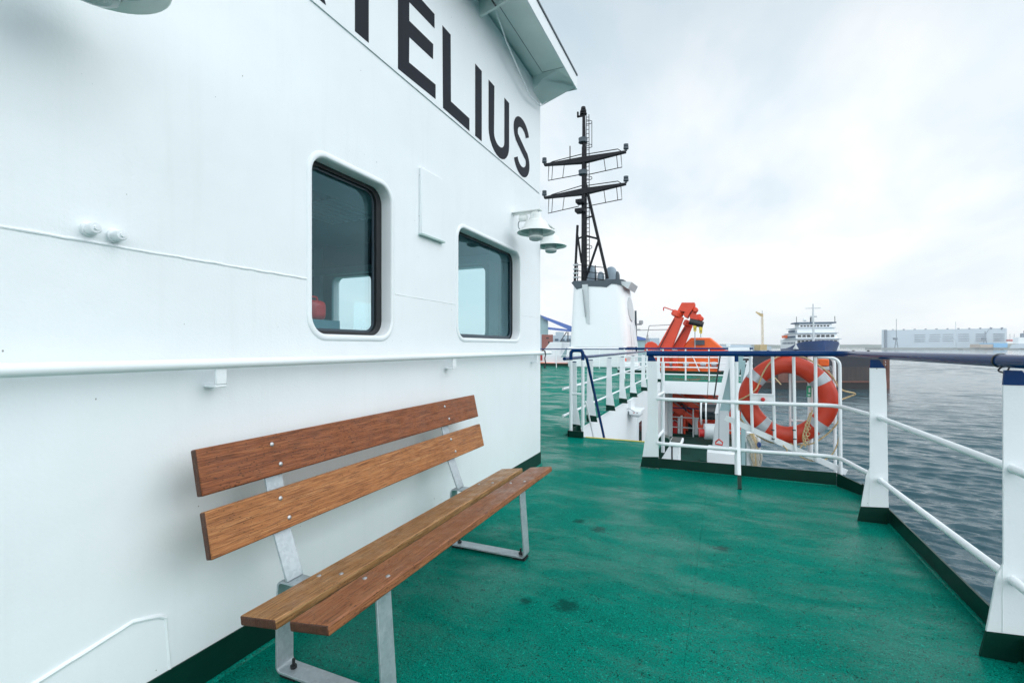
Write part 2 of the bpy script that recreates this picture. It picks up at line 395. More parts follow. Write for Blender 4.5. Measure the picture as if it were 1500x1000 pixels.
# upper strake, a few millimetres proud, along the foot of the lettering
MB().plate([[(YB, 2.702), (YA - .03, 2.694), (YA - .03, 3.735), (YB, 3.735)]], YZ(WX), .0, .007).build('upper_strake', 'white_paint', house)
MB().tube([(WX + .003, 1.9, 2.697), (WX + .003, YA - .03, 2.693)], .0012, 6).build('seam', 'grey_steel', house)
# green skirting band
sk = MB(); sk.box((WX, YB, .002), (WX + .006, YA, .127)); sk.box((-6.2, YA + .0, .002), (WX, YA + .006, .127)); sk.build('skirting', 'dark_green', house)
MB().tube([(WX + .012, YB, .002), (WX + .012, YA, .002)], .012, 8).build('weld_bead', 'deck_green', house)
# weld beads across the side
def bead(pts, r=.005, off=-.001):
    out = []
    for a, b in zip(pts, pts[1:]):
        a, b = Vector(a), Vector(b); L = (b - a).length; n = max(2, int(L / .03))
        for k in range(n):
            p = a.lerp(b, k / n); out.append(Vector((WX + off + rnd.uniform(-.0008, .0008), p[0], p[1] + rnd.uniform(-.0012, .0012))))
    out.append(Vector((WX + off, pts[-1][0], pts[-1][1]))); MB().tube(out, r, 8).build('weld_bead', 'white_paint', house)
bead([(-1, 1.488), (1.55, 1.473)]); bead([(2.165, 1.468), (2.83, 1.464)], .003); bead([(3.99, 1.462), (YA, 1.46)], .003)
bead([(.3, .268), (.62, .292), (.875, .337), (.95, .318), (.972, .30)], .0065, .0); bead([(.972, .30), (.985, .128)], .005)
# windows
def window(k, a0, b0, a1, b1):
    fr = MB(); n = 10
    prof = [(.030, -.001), (.028, .003), (.020, .0065), (.008, .0075), (.003, .005), (.0, -.002), (-.002, -.04), (-.003, -.075)]     # (outward offset, height off the wall)
    rings = []
    for off, h in prof:
        rings.append([Vector((WX + h, p[0], p[1])) for p in rrect(a0 - off, b0 - off, a1 + off, b1 + off, .085 + off, n)])
    fr.loft(rings, cap=False)
    f = fr.build('window', 'white_plain', house, angle=50)
    seal = MB().plate([rrect(a0 + .003, b0 + .003, a1 - .003, b1 - .003, .082, n), rrect(a0 + .035, b0 + .018 * k, a1 - .045 * k, b1 - .022 * k, .065, n)], YZ(WX - .075), 0, .016 * k).build('rubber_seal', 'rubber_black', f)
    inner = MB().plate([rrect(a0 + .03, b0 + .014 * k, a1 - .04 * k, b1 - .020 * k, .065, n), rrect(a0 + .05, b0 + .03, a1 - .02 - .035 * k, b1 - .010 - .022 * k, .055, n)], YZ(WX - .083), 0, .007).build('inner_frame', 'dark_slate', f)
    MB().plate([rrect(a0 + .004, b0 + .004, a1 - .004, b1 - .004, .08, n)], YZ(WX - .0885), 0, None).build('glass', 'window_glass', f)
    return f
w = window(1, 1.575, 1.235, 2.125, 2.035); lab(w, 'narrow rounded window nearer the bench')
w = window(.4, 2.855, 1.240, 3.955, 2.005); lab(w, 'wide rounded window near the corner, lamps reflected in it')
for lp in (AW1, AW2):
    MB().plate([lp], XZ(YA - .03), 0, None).build('aft_window', 'window_glass', house)
    xs = [p[0] for p in lp]; zs = [p[1] for p in lp]
    MB().plate([rrect(min(xs) - .05, min(zs) - .05, max(xs) + .05, max(zs) + .05, .1), lp], XZ(YA - .11), 0, .018).build('aft_window_frame', 'interior_pale', house)
for lp in (PW1, PW2, PW3): MB().plate([lp], YZ(-6.17), 0, None).build('port_window', 'window_glass', house)
# inside of the wheelhouse
MB().box((-6.12, YB, .02), (WX - TH - .004, YA - .13, .06)).build('cabin_floor', 'interior_teal', house)
MB().box((-6.12, YB, 2.36), (WX - TH - .004, YA - .13, 2.42)).build('cabin_ceiling', 'interior_teal', house)
MB().plate([[(-6.1, .06), (WX - TH - .01, .06), (WX - TH - .01, 2.36), (-6.1, 2.36)], AW1, AW2], XZ(YA - .125), 0, .006).build('cabin_lining', 'interior_teal', house)
MB().plate([[(YB, .06), (YA - .13, .06), (YA - .13, 2.36), (YB, 2.36)], PW1, PW2, PW3], YZ(-6.12), 0, .006).build('cabin_lining', 'interior_teal', house)
cs = MB(); cs.box((-3.4, 3.55, .06), (-1.95, 4.33, 1.20)); cs.box((-3.44, 3.5, 1.2), (-1.92, 4.33, 1.235)); cs.box((-2.7, 3.9, 1.235), (-2.45, 4.1, 1.30)); cs.build('console', 'interior_pale', house, bevel=.01)
for x_ in (-4.42, -3.50, -3.18, -2.08): MB().box((x_ - .05, YA - .19, .06), (x_ + .05, YA - .126, 2.36)).build('cabin_pillar', 'interior_pale', house, bevel=.008)
MB().box((-6.1, YA - .2, 2.02), (WX - TH - .02, YA - .127, 2.10)).build('cabin_header', 'interior_pale', house)
MB().box((-6.1, YA - .3, 1.10), (-3.5, YA - .127, 1.16)).build('cabin_shelf', 'interior_pale', house)
for x_, y_ in ((-3.2, 2.3), (-4.6, 3.4), (-2.6, 3.7)): MB().lathe([(0, -.07), (.10, -.06), (.14, -.02), (.14, 0), (0, 0)], (x_, y_, 2.3595), n=18).build('ceiling_lamp', 'lamp_enamel', house)
MB().box((-5.6, 2.6, .06), (-4.2, 3.2, 1.0)).build('chart_table', 'interior_pale', house, bevel=.02)
gr = MB()
for k in range(9): gr.box((-3.4 + k * .09, 2.9, 2.345), (-3.35 + k * .09, 3.5, 2.3595))
gr.build('ceiling_grille', 'interior_pale', house)
MB().box((-2.7, 2.1, 2.30), (-2.3, 3.3, 2.3595)).build('ceiling_panel', 'interior_pale', house, bevel=.02)
rc = thing('emergency_case', 'red emergency case seen through the narrow window glass', 'case', (-1.96, 1.87, .06))
MB().box((-2.02, 1.82, 1.315), (-1.90, 1.93, 1.42)).build('body', 'case_red', rc, bevel=.03, seg=3)
MB().tube(arcpath([(-1.96, 1.84, 1.41), (-1.96, 1.84, 1.44), (-1.96, 1.91, 1.44), (-1.96, 1.91, 1.41)], .015), .006).build('handle', 'case_red', rc)
MB().box((-2.10, 1.75, .06), (-1.86, 1.97, 1.315)).build('cabinet', 'interior_teal', house)
# roof
roof = MB()
RE = -1.30; RY = 4.55
roof.plate([[(-6.4, YB), (RE, YB), (RE, RY), (-6.4, RY)]], XY(3.765), 0, .05).build('roof', 'soffit_paint', house)
fa = MB()
fa.box((RE, YB, 3.70), (RE + .012, RY + .012, 3.835)); fa.box((-6.4, RY, 3.70), (RE, RY + .012, 3.835)); fa.build('fascia', 'white_paint', house)
MB().box((RE + .012, YB, 3.825), (RE + .02, 3.35, 3.842)).box((RE + .012, 3.42, 3.825), (RE + .02, RY, 3.842)).build('drip_edge', 'dark_slate', house)
so = MB()
so.hexa([(WX + .007, RY - .28, 3.62), (WX + .1, RY - .28, 3.71), (RE - .002, RY - .02, 3.71), (WX + .007, RY - .02, 3.60), (WX + .007, RY - .28, 3.764), (RE - .1, RY - .28, 3.764), (RE - .002, RY - .02, 3.764), (WX + .007, RY - .02, 3.764)])
so.build('end_coving', 'soffit_paint', house)
MB().hexa([(WX + .007, 3.16, 3.63), (RE - .002, 3.16, 3.715), (RE - .002, 3.18, 3.715), (WX + .007, 3.18, 3.63), (WX + .007, 3.16, 3.764), (RE - .002, 3.16, 3.764), (RE - .002, 3.18, 3.764), (WX + .007, 3.18, 3.764)]).build('roof_bracket', 'soffit_paint', house)
MB().hexa([(WX + .007, 1.16, 3.63), (RE - .002, 1.16, 3.715), (RE - .002, 1.18, 3.715), (WX + .007, 1.18, 3.63), (WX + .007, 1.16, 3.764), (RE - .002, 1.16, 3.764), (RE - .002, 1.18, 3.764), (WX + .007, 1.18, 3.764)]).build('roof_bracket', 'soffit_paint', house)
# seams of the soffit panel
ss = MB()
for a, b in (((-1.54, 3.2, 3.764), (-1.54, RY - .3, 3.764)), ((-1.54, RY - .3, 3.764), (RE - .02, RY - .3, 3.764)), ((-1.56, 1.2, 3.764), (-1.56, 3.14, 3.764)), ((-1.55, 3.0, 3.764), (RE - .02, 3.0, 3.764))): ss.tube([a, b], .0035, 6)
ss.build('panel_seam', 'grey_steel', house)
MB().tube(arcpath([(WX + .11, 3.2, 3.7), (WX + .10, 3.45, 3.58), (WX + .06, 4.05, 3.46), (WX + .05, 4.35, 3.50), (WX + .07, 4.47, 3.60)], .12), .005, 8).build('conduit', 'white_plain', house)
# lettering of the ship's name: the letters the photograph shows, flat black paint
let = MB(); LX = WX + .0072; ZB, ZT = 2.719, 3.238
LF = lambda y, z, t: Vector((LX + t, y, z))
zb = lambda y: 2.722 - .006 * (y - 2.0)
zt = lambda y: zb(y) + .530 - .004 * (y - 2)
def strokes(loops): let.plate(loops, LF, 0, .0016)
def rectl(y0, z0, y1, z1): strokes([[(y0, z0), (y1, z0), (y1, z1), (y0, z1)]])
z0, z1 = zb(1.35), zt(1.35)
strokes([[(1.10, z0), (1.205, z0), (1.248, z0 + .14), (1.50, z0 + .14), (1.543, z0), (1.65, z0), (1.43, z1), (1.32, z1)], [(1.28, z0 + .235), (1.372, z1 - .10), (1.466, z0 + .235)]])
z0, z1 = zb(1.9), zt(1.9)
strokes([[(1.839, z0), (1.938, z0), (1.938, z1 - .088), (2.075, z1 - .088), (2.075, z1), (1.702, z1), (1.702, z1 - .088), (1.839, z1 - .088)]])
z0, z1 = zb(2.35), zt(2.35)
strokes([[(2.180, z0), (2.561, z0 + .012), (2.561, z0 + .102), (2.282, z0 + .09), (2.284, z0 + .237), (2.532, z0 + .246), (2.534, z0 + .34), (2.284, z0 + .33), (2.284, z1 - .09), (2.549, z1 - .08), (2.549, z1 + .008), (2.180, z1)]])
z0, z1 = zb(2.8), zt(2.8)
strokes([[(2.650, z0), (3.003, z0 - .004), (3.003, z0 + .085), (2.748, z0 + .087), (2.744, z1), (2.643, z1)]])
rectl(3.092, zb(3.1), 3.195, zt(3.1))
z0, z1 = zb(3.5), zt(3.5)
def arc(cy, cz, ry, rz, a0, a1, n=12): return [(cy + ry * math.cos(R(a0 + (a1 - a0) * k / n)), cz + rz * math.sin(R(a0 + (a1 - a0) * k / n))) for k in range(n + 1)]
cy, cz = 3.507, z0 + .155
strokes([[(3.312, z1)] + arc(cy, cz, .195, .162, 180, 360) + [(3.702, z1), (3.606, z1)] + arc(cy, cz, .099, .072, 360, 180) + [(3.414, z1)]])
# S as a swept band
z0, z1 = zb(3.98), zt(3.98); cy = 3.985; mz = (z0 + z1) / 2
outer, inner = [], []
path = [(cy + .140 * math.cos(R(a)), (z1 - .150) + .105 * math.sin(R(a))) for a in range(15, 216, 10)]
path += [(cy - .075, mz + .033), (cy, mz + .0), (cy + .075, mz - .033)]
path += [(cy + .142 * math.cos(R(a)), (z0 + .152) + .107 * math.sin(R(a))) for a in range(35, -166, -10)]
path = [Vector((p[0], p[1], 0)) for p in path]
for i, p in enumerate(path):
    d = (path[min(i + 1, len(path) - 1)] - path[max(i - 1, 0)]).normalized(); nrm = Vector((-d.y, d.x, 0)); hw = .047 - .004 * abs(d.x)
    outer.append(p + nrm * hw); inner.append(p - nrm * hw)
for i in range(len(path) - 1):
    q = [outer[i], outer[i + 1], inner[i + 1], inner[i]]; let.face([Vector((LX + .0016, v.x, v.y)) for v in q])
bmesh.ops.remove_doubles(let.bm, verts=let.bm.verts[:], dist=.0003)
let.build('lettering', 'letter_black', house)
# flat box, bungs
jb = MB(); jb.box((WX, 2.392, 1.852), (WX + .02, 2.628, 2.245)); jbo = jb.build('cover_box', 'white_paint', house, bevel=.004)
MB().hexa([(WX, 2.385, 1.842), (WX + .028, 2.385, 1.842), (WX + .028, 2.645, 1.842), (WX, 2.645, 1.842), (WX, 2.385, 1.8515), (WX + .028, 2.385, 1.8515), (WX + .028, 2.645, 1.8515), (WX, 2.645, 1.8515)]).build('drip_lip', 'lamp_inside', jbo)
for y, z in ((.764, 1.512), (.828, 1.506)):
    g = MB(); g.lathe([(.0, 0), (.021, 0), (.021, .012), (.016, .014), (.016, .040), (.0135, .044), (.0, .044)], (WX - .002, y, z), (1, 0, 0), 14); go = g.build('pipe_plug', 'white_post', house)
    h = MB(); h.lathe([(0, .044), (.007, .044), (.0065, .049), (0, .049)], (WX - .002, y, z), (1, 0, 0), 6); h.build('square_head', 'white_post', go)
# handrail along the wall
hr = thing('wall_handrail', 'white pipe handrail running along the deckhouse wall', 'handrail', (WX + .06, 1.5, 1.12))
MB().tube([(WX + .062, YB + .2, 1.131), (WX + .062, 4.62, 1.114)], .0185, 14).build('pipe', 'white_plain', hr)
def hbracket(y, z):
    b = MB(); b.tube(arcpath([(WX, y, z - .083), (WX + .045, y, z - .083), (WX + .062, y, z - .078), (WX + .062, y, z - .015)], .012, 5), .0001, 4)
    b = MB(); hw = .02
    b.box((WX, y - hw, z - .088), (WX + .064, y + hw, z - .078)); b.box((WX + .056, y - hw, z - .078), (WX + .066, y + hw, z - .016))
    return b.build('bracket', 'white_post', hr, bevel=.003)
for y in (-1.9, -.4, 1.115, 2.70, 4.25): hbracket(y, 1.131 - .0035 * (y + .5))
st = thing('rubber_strap', 'black rubber hook strap hanging on the end of the wall handrail', 'strap', (WX + .08, 4.40, 1.1))
MB().tube(arcpath([(WX + .055, 4.38, 1.128), (WX + .064, 4.385, 1.142), (WX + .084, 4.392, 1.136), (WX + .09, 4.395, 1.10), (WX + .083, 4.39, 1.06), (WX + .088, 4.40, 1.02), (WX + .08, 4.395, .975)], .03, 6), .0055, 8).build('strap', 'rubber_black', st)
hk = MB(); hk.lathe([(0, -.01), (.010, -.008), (.012, 0), (.010, .008), (0, .01)], (WX + .081, 4.395, .975), (0, 0, 1), 10); hk.build('end_knob', 'rubber_black', st)

# ================================================================== deck lamps and floodlight
def make_lamp():
    L = thing('deck_lamp', 'white enamel deck lamp', 'lamp', (0, 0, 0), 'enamel deck lamps on the deckhouse')
    s = MB(); s.lathe([(.052, .128), (.058, .124), (.060, .110), (.085, .098), (.118, .040), (.160, .004), (.162, 0), (.159, -.002), (.114, .035), (.080, .088), (.05, .094)], (0, 0, 0), n=40)
    so = s.build('shade', 'lamp_enamel', L, angle=30)
    MB().lathe([(.158, .001), (.113, .034), (.079, .086), (.0, .088)], (0, 0, 0), n=40).build('shade_lining', 'lamp_inside', so)
    g = MB(); pr = [(.0, -.062)]
    for k in range(6): pr += [(.010 + k * .0075, -.064 + (.003 if k % 2 else 0))]
    pr += [(.055, -.058), (.0575, -.05), (.058, .03), (.05, .06)]
    g.lathe(pr, (0, 0, 0), n=28); g.build('glass', 'lamp_glass', L)
    MB().lathe([(.0605, -.046), (.0605, -.030), (.0585, -.030)], (0, 0, 0), n=28).build('guard_ring', 'lamp_enamel', L)
    b = MB(); b.lathe([(0, .165), (.046, .165), (.05, .16), (.05, .124), (0, .124)], (0, 0, 0), n=20); b.box((-.02, -.02, .16), (.02, .02, .185)); b.build('housing', 'lamp_enamel', L)
    MB().box((-.25, -.03, .185), (.05, .03, .192)).box((-.25, -.003, .165), (-.02, .003, .185)).build('arm', 'lamp_enamel', L)
    j = MB(); j.lathe([(0, -.035), (.026, -.035), (.028, -.03), (.028, .03), (.026, .035), (0, .035)], (-.115, 0, .135), (1, 0, 0), 14); j.build('gland_box', 'lamp_enamel', L)
    MB().tube(arcpath([(-.13, .005, .13), (-.165, .008, .11), (-.165, .008, .06), (-.135, .01, .03)], .04, 6), .005, 8).build('cable', 'grey_steel', L)
    return L
LP = dp(785, 341, 4.06)
lamp0 = make_lamp(); lamp0.location = (LP.x, LP.y, LP.z); lab(lamp0, 'white deck lamp on its arm just above the wide window')
LP2 = dp(807, 361, 4.9); l2 = copy_tree(lamp0, (LP2.x, LP2.y, LP2.z)); lab(l2, 'white deck lamp with yellow stained rim, seen past the corner of the deckhouse')
LP3 = gx(134, -45, WX + .235); l3 = copy_tree(lamp0, (LP3.x, LP3.y, LP3.z)); lab(l3, 'white deck lamp cut by the top edge of the photo, above the two pipe plugs')
for ch in l2.children:
    if ch.name.startswith('arm'): bpy.data.objects.remove(ch)
MB().box((LP2.x - .03, YA, LP2.z + .185), (LP2.x + .03, LP2.y + .05, LP2.z + .192)).build('arm', 'lamp_enamel', l2)
fl = thing('floodlight', 'rectangular ribbed floodlight under the white roof overhang', 'floodlight', (-1.47, 2.86, 3.76))
MB().box((-1.565, 2.60, 3.69), (-1.385, 2.98, 3.763)).build('housing', 'grey_steel', fl, bevel=.03, seg=4)
g = MB()
for k in range(4): g.tube([(-1.535 + k * .04, 2.63, 3.688), (-1.535 + k * .04, 2.95, 3.688)], .019, 10)
g.build('glass', 'lamp_glass', fl)
MB().tube(arcpath([(-1.47, 2.985, 3.71), (-1.48, 3.03, 3.69), (-1.50, 3.08, 3.655), (-1.505, 3.155, 3.668)], .04), .006, 8).build('cable', 'rubber_black', fl)

# ================================================================== bench
bench = thing('bench', 'wooden slatted bench on galvanised flat bar frames beside the white wall', 'bench', (-1.22, 1.9, 0))
Y0, Y1 = .980, 2.840
def plank(pf, pb, th, name, mat, label, flip):
    """pf, pb: (x, z) of the two edges of the visible face; thickness goes behind the face"""
    a = Vector((pf[0], 0, pf[1])); b = Vector((pb[0], 0, pb[1])); d = (b - a).normalized(); n = Vector((d.z, 0, -d.x)) * (1 if flip else -1) * th
    m = MB(); q = [a, b, b + n, a + n]
    m.loft([[Vector((p.x, y, p.z)) for p in q] for y in [Y0 + (Y1 - Y0) * k / 24 for k in range(25)]])
    o = m.build(name, mat, bench, bevel=.005, seg=2); lab(o, label); o.data.materials.append(M['wood_end'])
    for f in o.data.polygons:
        if abs(f.normal.y) > .9: f.material_index = 1
    return o, a, b, n
front, a1, b1, n1 = plank((-.967, .430), (-1.111, .409), .030, 'seat_plank', 'wood_brown', 'front seat plank, darker brown and beaded with rain', False)
rear, a2, b2, n2 = plank((-1.164, .400), (-1.312, .379), .030, 'seat_plank', 'wood_gold', 'rear seat plank, paler and striped', False)
lower, a3, b3, n3 = plank((-1.437, .520), (-1.470, .664), .028, 'back_plank', 'wood_tan', 'lower back plank, light brown with long grain', False)
upper, a4, b4, n4 = plank((-1.481, .711), (-1.513, .856), .028, 'back_plank', 'wood_red', 'upper back plank, reddish brown', False)
FY = (1.265, 2.462)
for yf in FY:
    w2, t = .036, .009
    f = MB()
    def strip(prof, hw=w2, rad=.02):
        P = arcpath([(x, yf, z) for x, z in prof], rad, 5); L = [];
        for i, p in enumerate(P):
            d = (P[min(i + 1, len(P) - 1)] - P[max(i - 1, 0)]).normalized(); n = Vector((-d.z, 0, d.x)) * t / 2
            L.append([p + n + Vector((0, -hw, 0)), p + n + Vector((0, hw, 0)), p - n + Vector((0, hw, 0)), p - n + Vector((0, -hw, 0))])
        f.loft(L)
    strip([(-1.02, .372), (-1.33, .3405), (-1.447, .341), (-1.455, .25), (-1.455, .0175), (-1.2, .0175), (-.985, .0175), (-1.012, .374)], rad=.022)
    # back strut: rises from the step and follows the back planks
    s0 = Vector((-1.405, yf, .346)); up_ = (b4 - a3).normalized()
    s1 = a3 + n3 + up_ * -.01; s1 = Vector((s1.x - .006, yf, s1.z)); s2 = b4 + n4 - up_ * .012; s2 = Vector((s2.x - .006, yf, s2.z))
    strip([(s0.x, s0.z), (s1.x, s1.z), (s2.x, s2.z)], rad=.05)
    fo = f.build('frame', 'galvanised', bench, bevel=.0015)
    for xb in (-1.41, -1.02):
        b = MB(); b.tube([(xb, yf, .01), (xb, yf, .056)], .0055, 8); b.lathe([(0, 0), (.012, 0), (.012, .010), (0, .010)], (xb, yf, .0225), n=6); b.build('anchor_bolt', 'rubber_black', fo)
        MB().box((xb - .035, yf - .03, .0005), (xb + .035, yf + .03, .0128)).build('foot_pad', 'rubber_black', fo)
for (pl, a, b, n) in ((front, a1, b1, n1), (rear, a2, b2, n2), (lower, a3, b3, n3), (upper, a4, b4, n4)):
    for yf in FY:
        for q, dy in ((.24, .012), (.76, -.012)):
            c = a.lerp(b, q); c.y = yf + dy; nn = -n.normalized()
            r = .0085
            MB().lathe([(r, -.001), (r * .95, .0018), (r * .7, .0036), (r * .35, .0046), (0, .0049)], c, nn, 14).build('bolt', 'bolt_steel', pl)

# ================================================================== guardrail to starboard
rail = thing('guardrail', 'white ship guardrail with blue top rail round the corner of the deck', 'guardrail', (.97, 3.9, 0))
def post_plate(x, y, mirror=1, H=1.10, parent=None, th=.010):
    """transverse flat plate with a flared foot; x is the outboard edge at the foot"""
    sx = lambda d: x - d * mirror       # d: distance inboard
    P = [(sx(.0), .105), (sx(.015), .93), (sx(.048), H - .055)]
    body = [(sx(.153), .100), (sx(.0), .112), (sx(.012), .92), (sx(.018), 1.035), (sx(.104), 1.035), (sx(.104), .365), (sx(.112), .345), (sx(.122), .318)]
    cap = [(sx(.104), 1.035), (sx(.018), 1.035), (sx(.052), H - .01), (sx(.100), H - .01)]
    foot = [(sx(.172), .002), (sx(-.002), .002), (sx(.0), .112), (sx(.153), .100)]
    s = H / 1.10
    sc = lambda L: [(p[0], p[1] * s) for p in L]
    b = MB().plate([sc(body)], XZ(y), -th / 2, th / 2).build('post', 'white_post', parent, bevel=.002)
    MB().plate([sc(cap)], XZ(y), -th / 2 - .0007, th / 2 + .0007).build('cap', 'rail_blue', b)
    MB().plate([sc(foot)], XZ(y), -th / 2 - .0007, th / 2 + .0007).build('foot', 'dark_green', b)
    MB().tube([(sx(.106), y - th / 2, .11), (sx(.106), y - th / 2, .36)], .003, 6).build('weld', 'white_post', b)
    return b
post_plate(1.023, 3.90, 1, parent=rail); post_plate(1.078, 2.385, 1, parent=rail); post_plate(1.078, .80, 1, parent=rail)
post_plate(-.545, 4.80, 1, parent=rail)
RX = .968
MB().tube(arcpath([(-.655, 4.785, 1.109), (RX, 4.785, 1.118), (RX, 4.3, 1.118), (1.0, 2.4, 1.124), (1.01, .3, 1.124)], .22, 8), .0245, 16).build('top_rail', 'rail_blue', rail)
tp = MB()
for z, zz in ((.675, .715), (.247, .300)):
    o = MB().tube(arcpath([(-.585, 5.55, z - .01), (-.600, 4.765, z), (.30, 4.765, z), (.90, 4.765, z + .008), (.975, 3.95, zz - .012), (1.0, 2.4, zz + .008), (1.01, .3, zz + .02)], .16, 8), .0165, 12).build('middle_rail' if z > .5 else 'lower_rail', 'white_plain', rail)
MB().tube([(-.585, 5.55, .0), (-.585, 5.55, 1.0)], .02, 10).build('end_post', 'white_plain', rail)
MB().tube([(.135, 4.79, .02), (.135, 4.785, 1.04)], .0165, 10).build('stanchion', 'white_plain', rail)
MB().tube([(.135, 4.79, 1.0), (.135, 4.785, 1.115)], .0172, 10).build('stanchion_cap', 'rail_blue', rail)
br = MB().bar((.147, 4.765, .60), (.147, 4.43, .10), .026, .012).build('brace', 'white_plain', rail)
MB().bar((.147, 4.432, .10), (.147, 4.36, .004), .030, .014).build('brace_foot', 'dark_green', br)
rb = MB(); rb.lathe([(.0262, -.006), (.0285, -.004), (.0285, .004), (.0262, .006)], (.999, 2.46, 1.124), (.0, 1, 0), 16); rb.build('rail_clamp', 'rubber_black', rail)
MB().tube(arcpath([(1.0, 2.455, 1.10), (.985, 2.452, 1.085), (1.01, 2.45, 1.075), (1.02, 2.448, 1.1)], .01), .003, 6).build('clamp_tail', 'rubber_black', rail)
# coaming round the deck edge
cm = MB()
def cplate(a, b, h0, h1, t=.010):
    a, b = Vector((*a, 0)), Vector((*b, 0)); d = (b - a).normalized(); n = Vector((-d.y, d.x, 0)) * t / 2
    cm.hexa([a - n + Vector((0, 0, .001)), b - n + Vector((0, 0, .001)), b + n + Vector((0, 0, .001)), a + n + Vector((0, 0, .001)), a - n + Vector((0, 0, h0)), b - n + Vector((0, 0, h1)), b + n + Vector((0, 0, h1)), a + n + Vector((0, 0, h0))])
cplate((-.545, 4.80), (.900, 4.80), .098, .112); cplate((.905, 4.796), (1.030, 4.575), .112, .085); cplate((1.032, 4.57), (1.032, -4.8), .098, .098)
co = cm.build('coaming', 'dark_green'); tag(co, 'dark green steel coaming plate along the deck edge under the rails', 'coaming')
MB().tube([(-.53, 4.79, .002), (.9, 4.788, .002)], .008, 6).build('weld_bead', 'deck_green', co)
MB().tube([(1.022, 4.55, .002), (1.022, -4.5, .002)], .010, 6).build('weld_bead', 'deck_green', co)

# ================================================================== lifebuoy and its rack
BC = Vector((.560, 5.02, .690))
buoy = thing('lifebuoy', 'red orange lifebuoy with grey bands and a tan grab line in the white rack', 'lifebuoy', (BC.x, BC.y, BC.z - .4))
ring = MB(); bands = [MB() for _ in range(4)]
Rm, ra, rb_ = .318, .080, .058
def torus_pts(a, grow=0): 
    dirr = Vector((math.cos(a), 0, math.sin(a))); s = 1 + .018 * math.cos(4 * a)
    return [BC + dirr * (Rm * s + (ra + grow) * math.cos(k * 2 * math.pi / 20)) + Vector((0, (rb_ + grow) * math.sin(k * 2 * math.pi / 20), 0)) for k in range(20)]
N = 96; rg = [torus_pts(2 * math.pi * k / N) for k in range(N)]
V = [[ring.bm.verts.new(p) for p in r] for r in rg]
for i in range(N):
    A, B = V[i], V[(i + 1) % N]
    for k in range(20): ring.bm.faces.new([A[k], A[(k + 1) % 20], B[(k + 1) % 20], B[k]])
ro = ring.build('ring', 'buoy_shell', buoy)
for q, deg in enumerate((36, 142, 232, 318)):
    bands[q].loft([torus_pts(R(deg - 6.5 + 13 * k / 6), .0022) for k in range(7)], cap=False); bands[q].build('reflective_band', 'reflective_tape', buoy)
for deg in (92, 2, 182, 272):
    a = R(deg); d = Vector((math.cos(a), 0, math.sin(a))); tng = Vector((-math.sin(a), 0, math.cos(a)))
    MB().obox(BC + d * (Rm + ra + .004), d * .014, tng * .034, Vector((0, .03, 0))).build('rope_lug', 'buoy_shell', buoy, bevel=.006)
gl_ = MB()
def loop(a0, a1, pts):
    out = []
    for s, off, y in pts:
        a = R(a0 + (a1 - a0) * s); out.append(BC + Vector((math.cos(a), 0, math.sin(a))) * (Rm + ra + off) + Vector((0, y, 0)))
    gl_.tube(smooth(out), .0068, 8)
loop(92, 2, [(0, .006, 0), (.25, .012, -.03), (.6, .012, -.03), (.85, .03, 0), (.93, .13, .02), (.96, .09, .03), (1, .008, 0)])
loop(92, 182, [(0, .006, -.0), (.1, .006, -.05), (.25, -.035, -.074), (.42, -.085, -.076), (.6, -.12, -.075), (.75, -.125, -.076), (.88, -.09, -.076), (.96, -.04, -.07), (1, .0, -.05)])
loop(182, 272, [(0, .006, 0), (.3, .03, 0), (.7, .025, 0), (1, .006, 0)])
loop(272, 362, [(0, .006, 0), (.3, .03, -.02), (.7, .03, -.02), (1, .006, 0)])
gl_.build('grab_line', 'rope_tan', buoy)

rack = thing('lifebuoy_rack', 'white pipe rack behind the guardrail holding the lifebuoy', 'rack', (.56, 4.92, .1))
cz = lambda x: .49 - (x - .085) * .4365
RYF, RYB = 4.915, 5.13
def bars(us, y, top, lean=.0):
    return [gy(u, 560, y).x for u in us]
for i, (u, ub) in enumerate(((1099, 1102), (1131.5, 1135), (1162.5, 1165), (1194.5, 1196))):
    xt = gy(u, 560, RYF).x; xb = gy(ub, 640, RYF).x
    MB().tube([(xb, RYF, cz(xb) - .01), (xt, RYF, 1.085)], .0135, 10).build('bar', 'white_plain', rack)
for y, u, zt_ in ((RYF, 1230, 1.075), (RYB, 1222, 1.085)):
    x = gy(u, 560, y).x
    MB().tube(arcpath([(x + .008, y - (.32 if y == RYF else .2), .0 if y == RYF else .03), (x + .006, y, .12), (x, y, zt_), (x - .16, y, zt_ + .01)] if False else [(x + .008, y, .01), (x, y, zt_), (x - .16, y, zt_ + .012)], .08, 8), .0135, 10).build('bar', 'white_plain', rack)
for u, w_, z0_, z1_ in ((1157.5, .010, .30, .98), (1187, .022, .2, 1.09)):
    x = gy(u, 580, RYB).x; MB().tube([(x, RYB, z0_), (x, RYB, z1_)], w_, 12).build('bar', 'white_plain', rack)
MB().tube([(gy(1158, 617, RYB).x, RYB, .49), (gy(1222, 617, RYB).x, RYB, .49)], .010, 8).build('cross_bar', 'white_plain', rack)
MB().bar((.045, RYF + .025, cz(.045)), (1.0, RYF + .025, cz(1.0)), .014, .05).build('sloping_beam', 'white_plain', rack)
pa = gy(1101, 584, RYF).x; pb = gy(1133, 584, RYF).x
pl_ = MB().box((pa, RYF - .012, gy(1110, 590.5, RYF).z), (pb, RYF - .004, gy(1110, 577, RYF).z)).build('bracket_plate', 'white_plain', rack, bevel=.002)
MB().box((pa, RYF - .03, gy(1110, 577.5, RYF).z), (pb, RYF - .004, gy(1110, 576, RYF).z)).build('plate_lip', 'white_plain', pl_)
kn = gy(1117.5, 585, RYF - .03)
MB().lathe([(0, -.02), (.012, -.018), (.0185, -.008), (.0185, .004), (.014, .012), (.005, .016)], kn, (0, 1, 0), 16).build('knob', 'case_red', pl_)
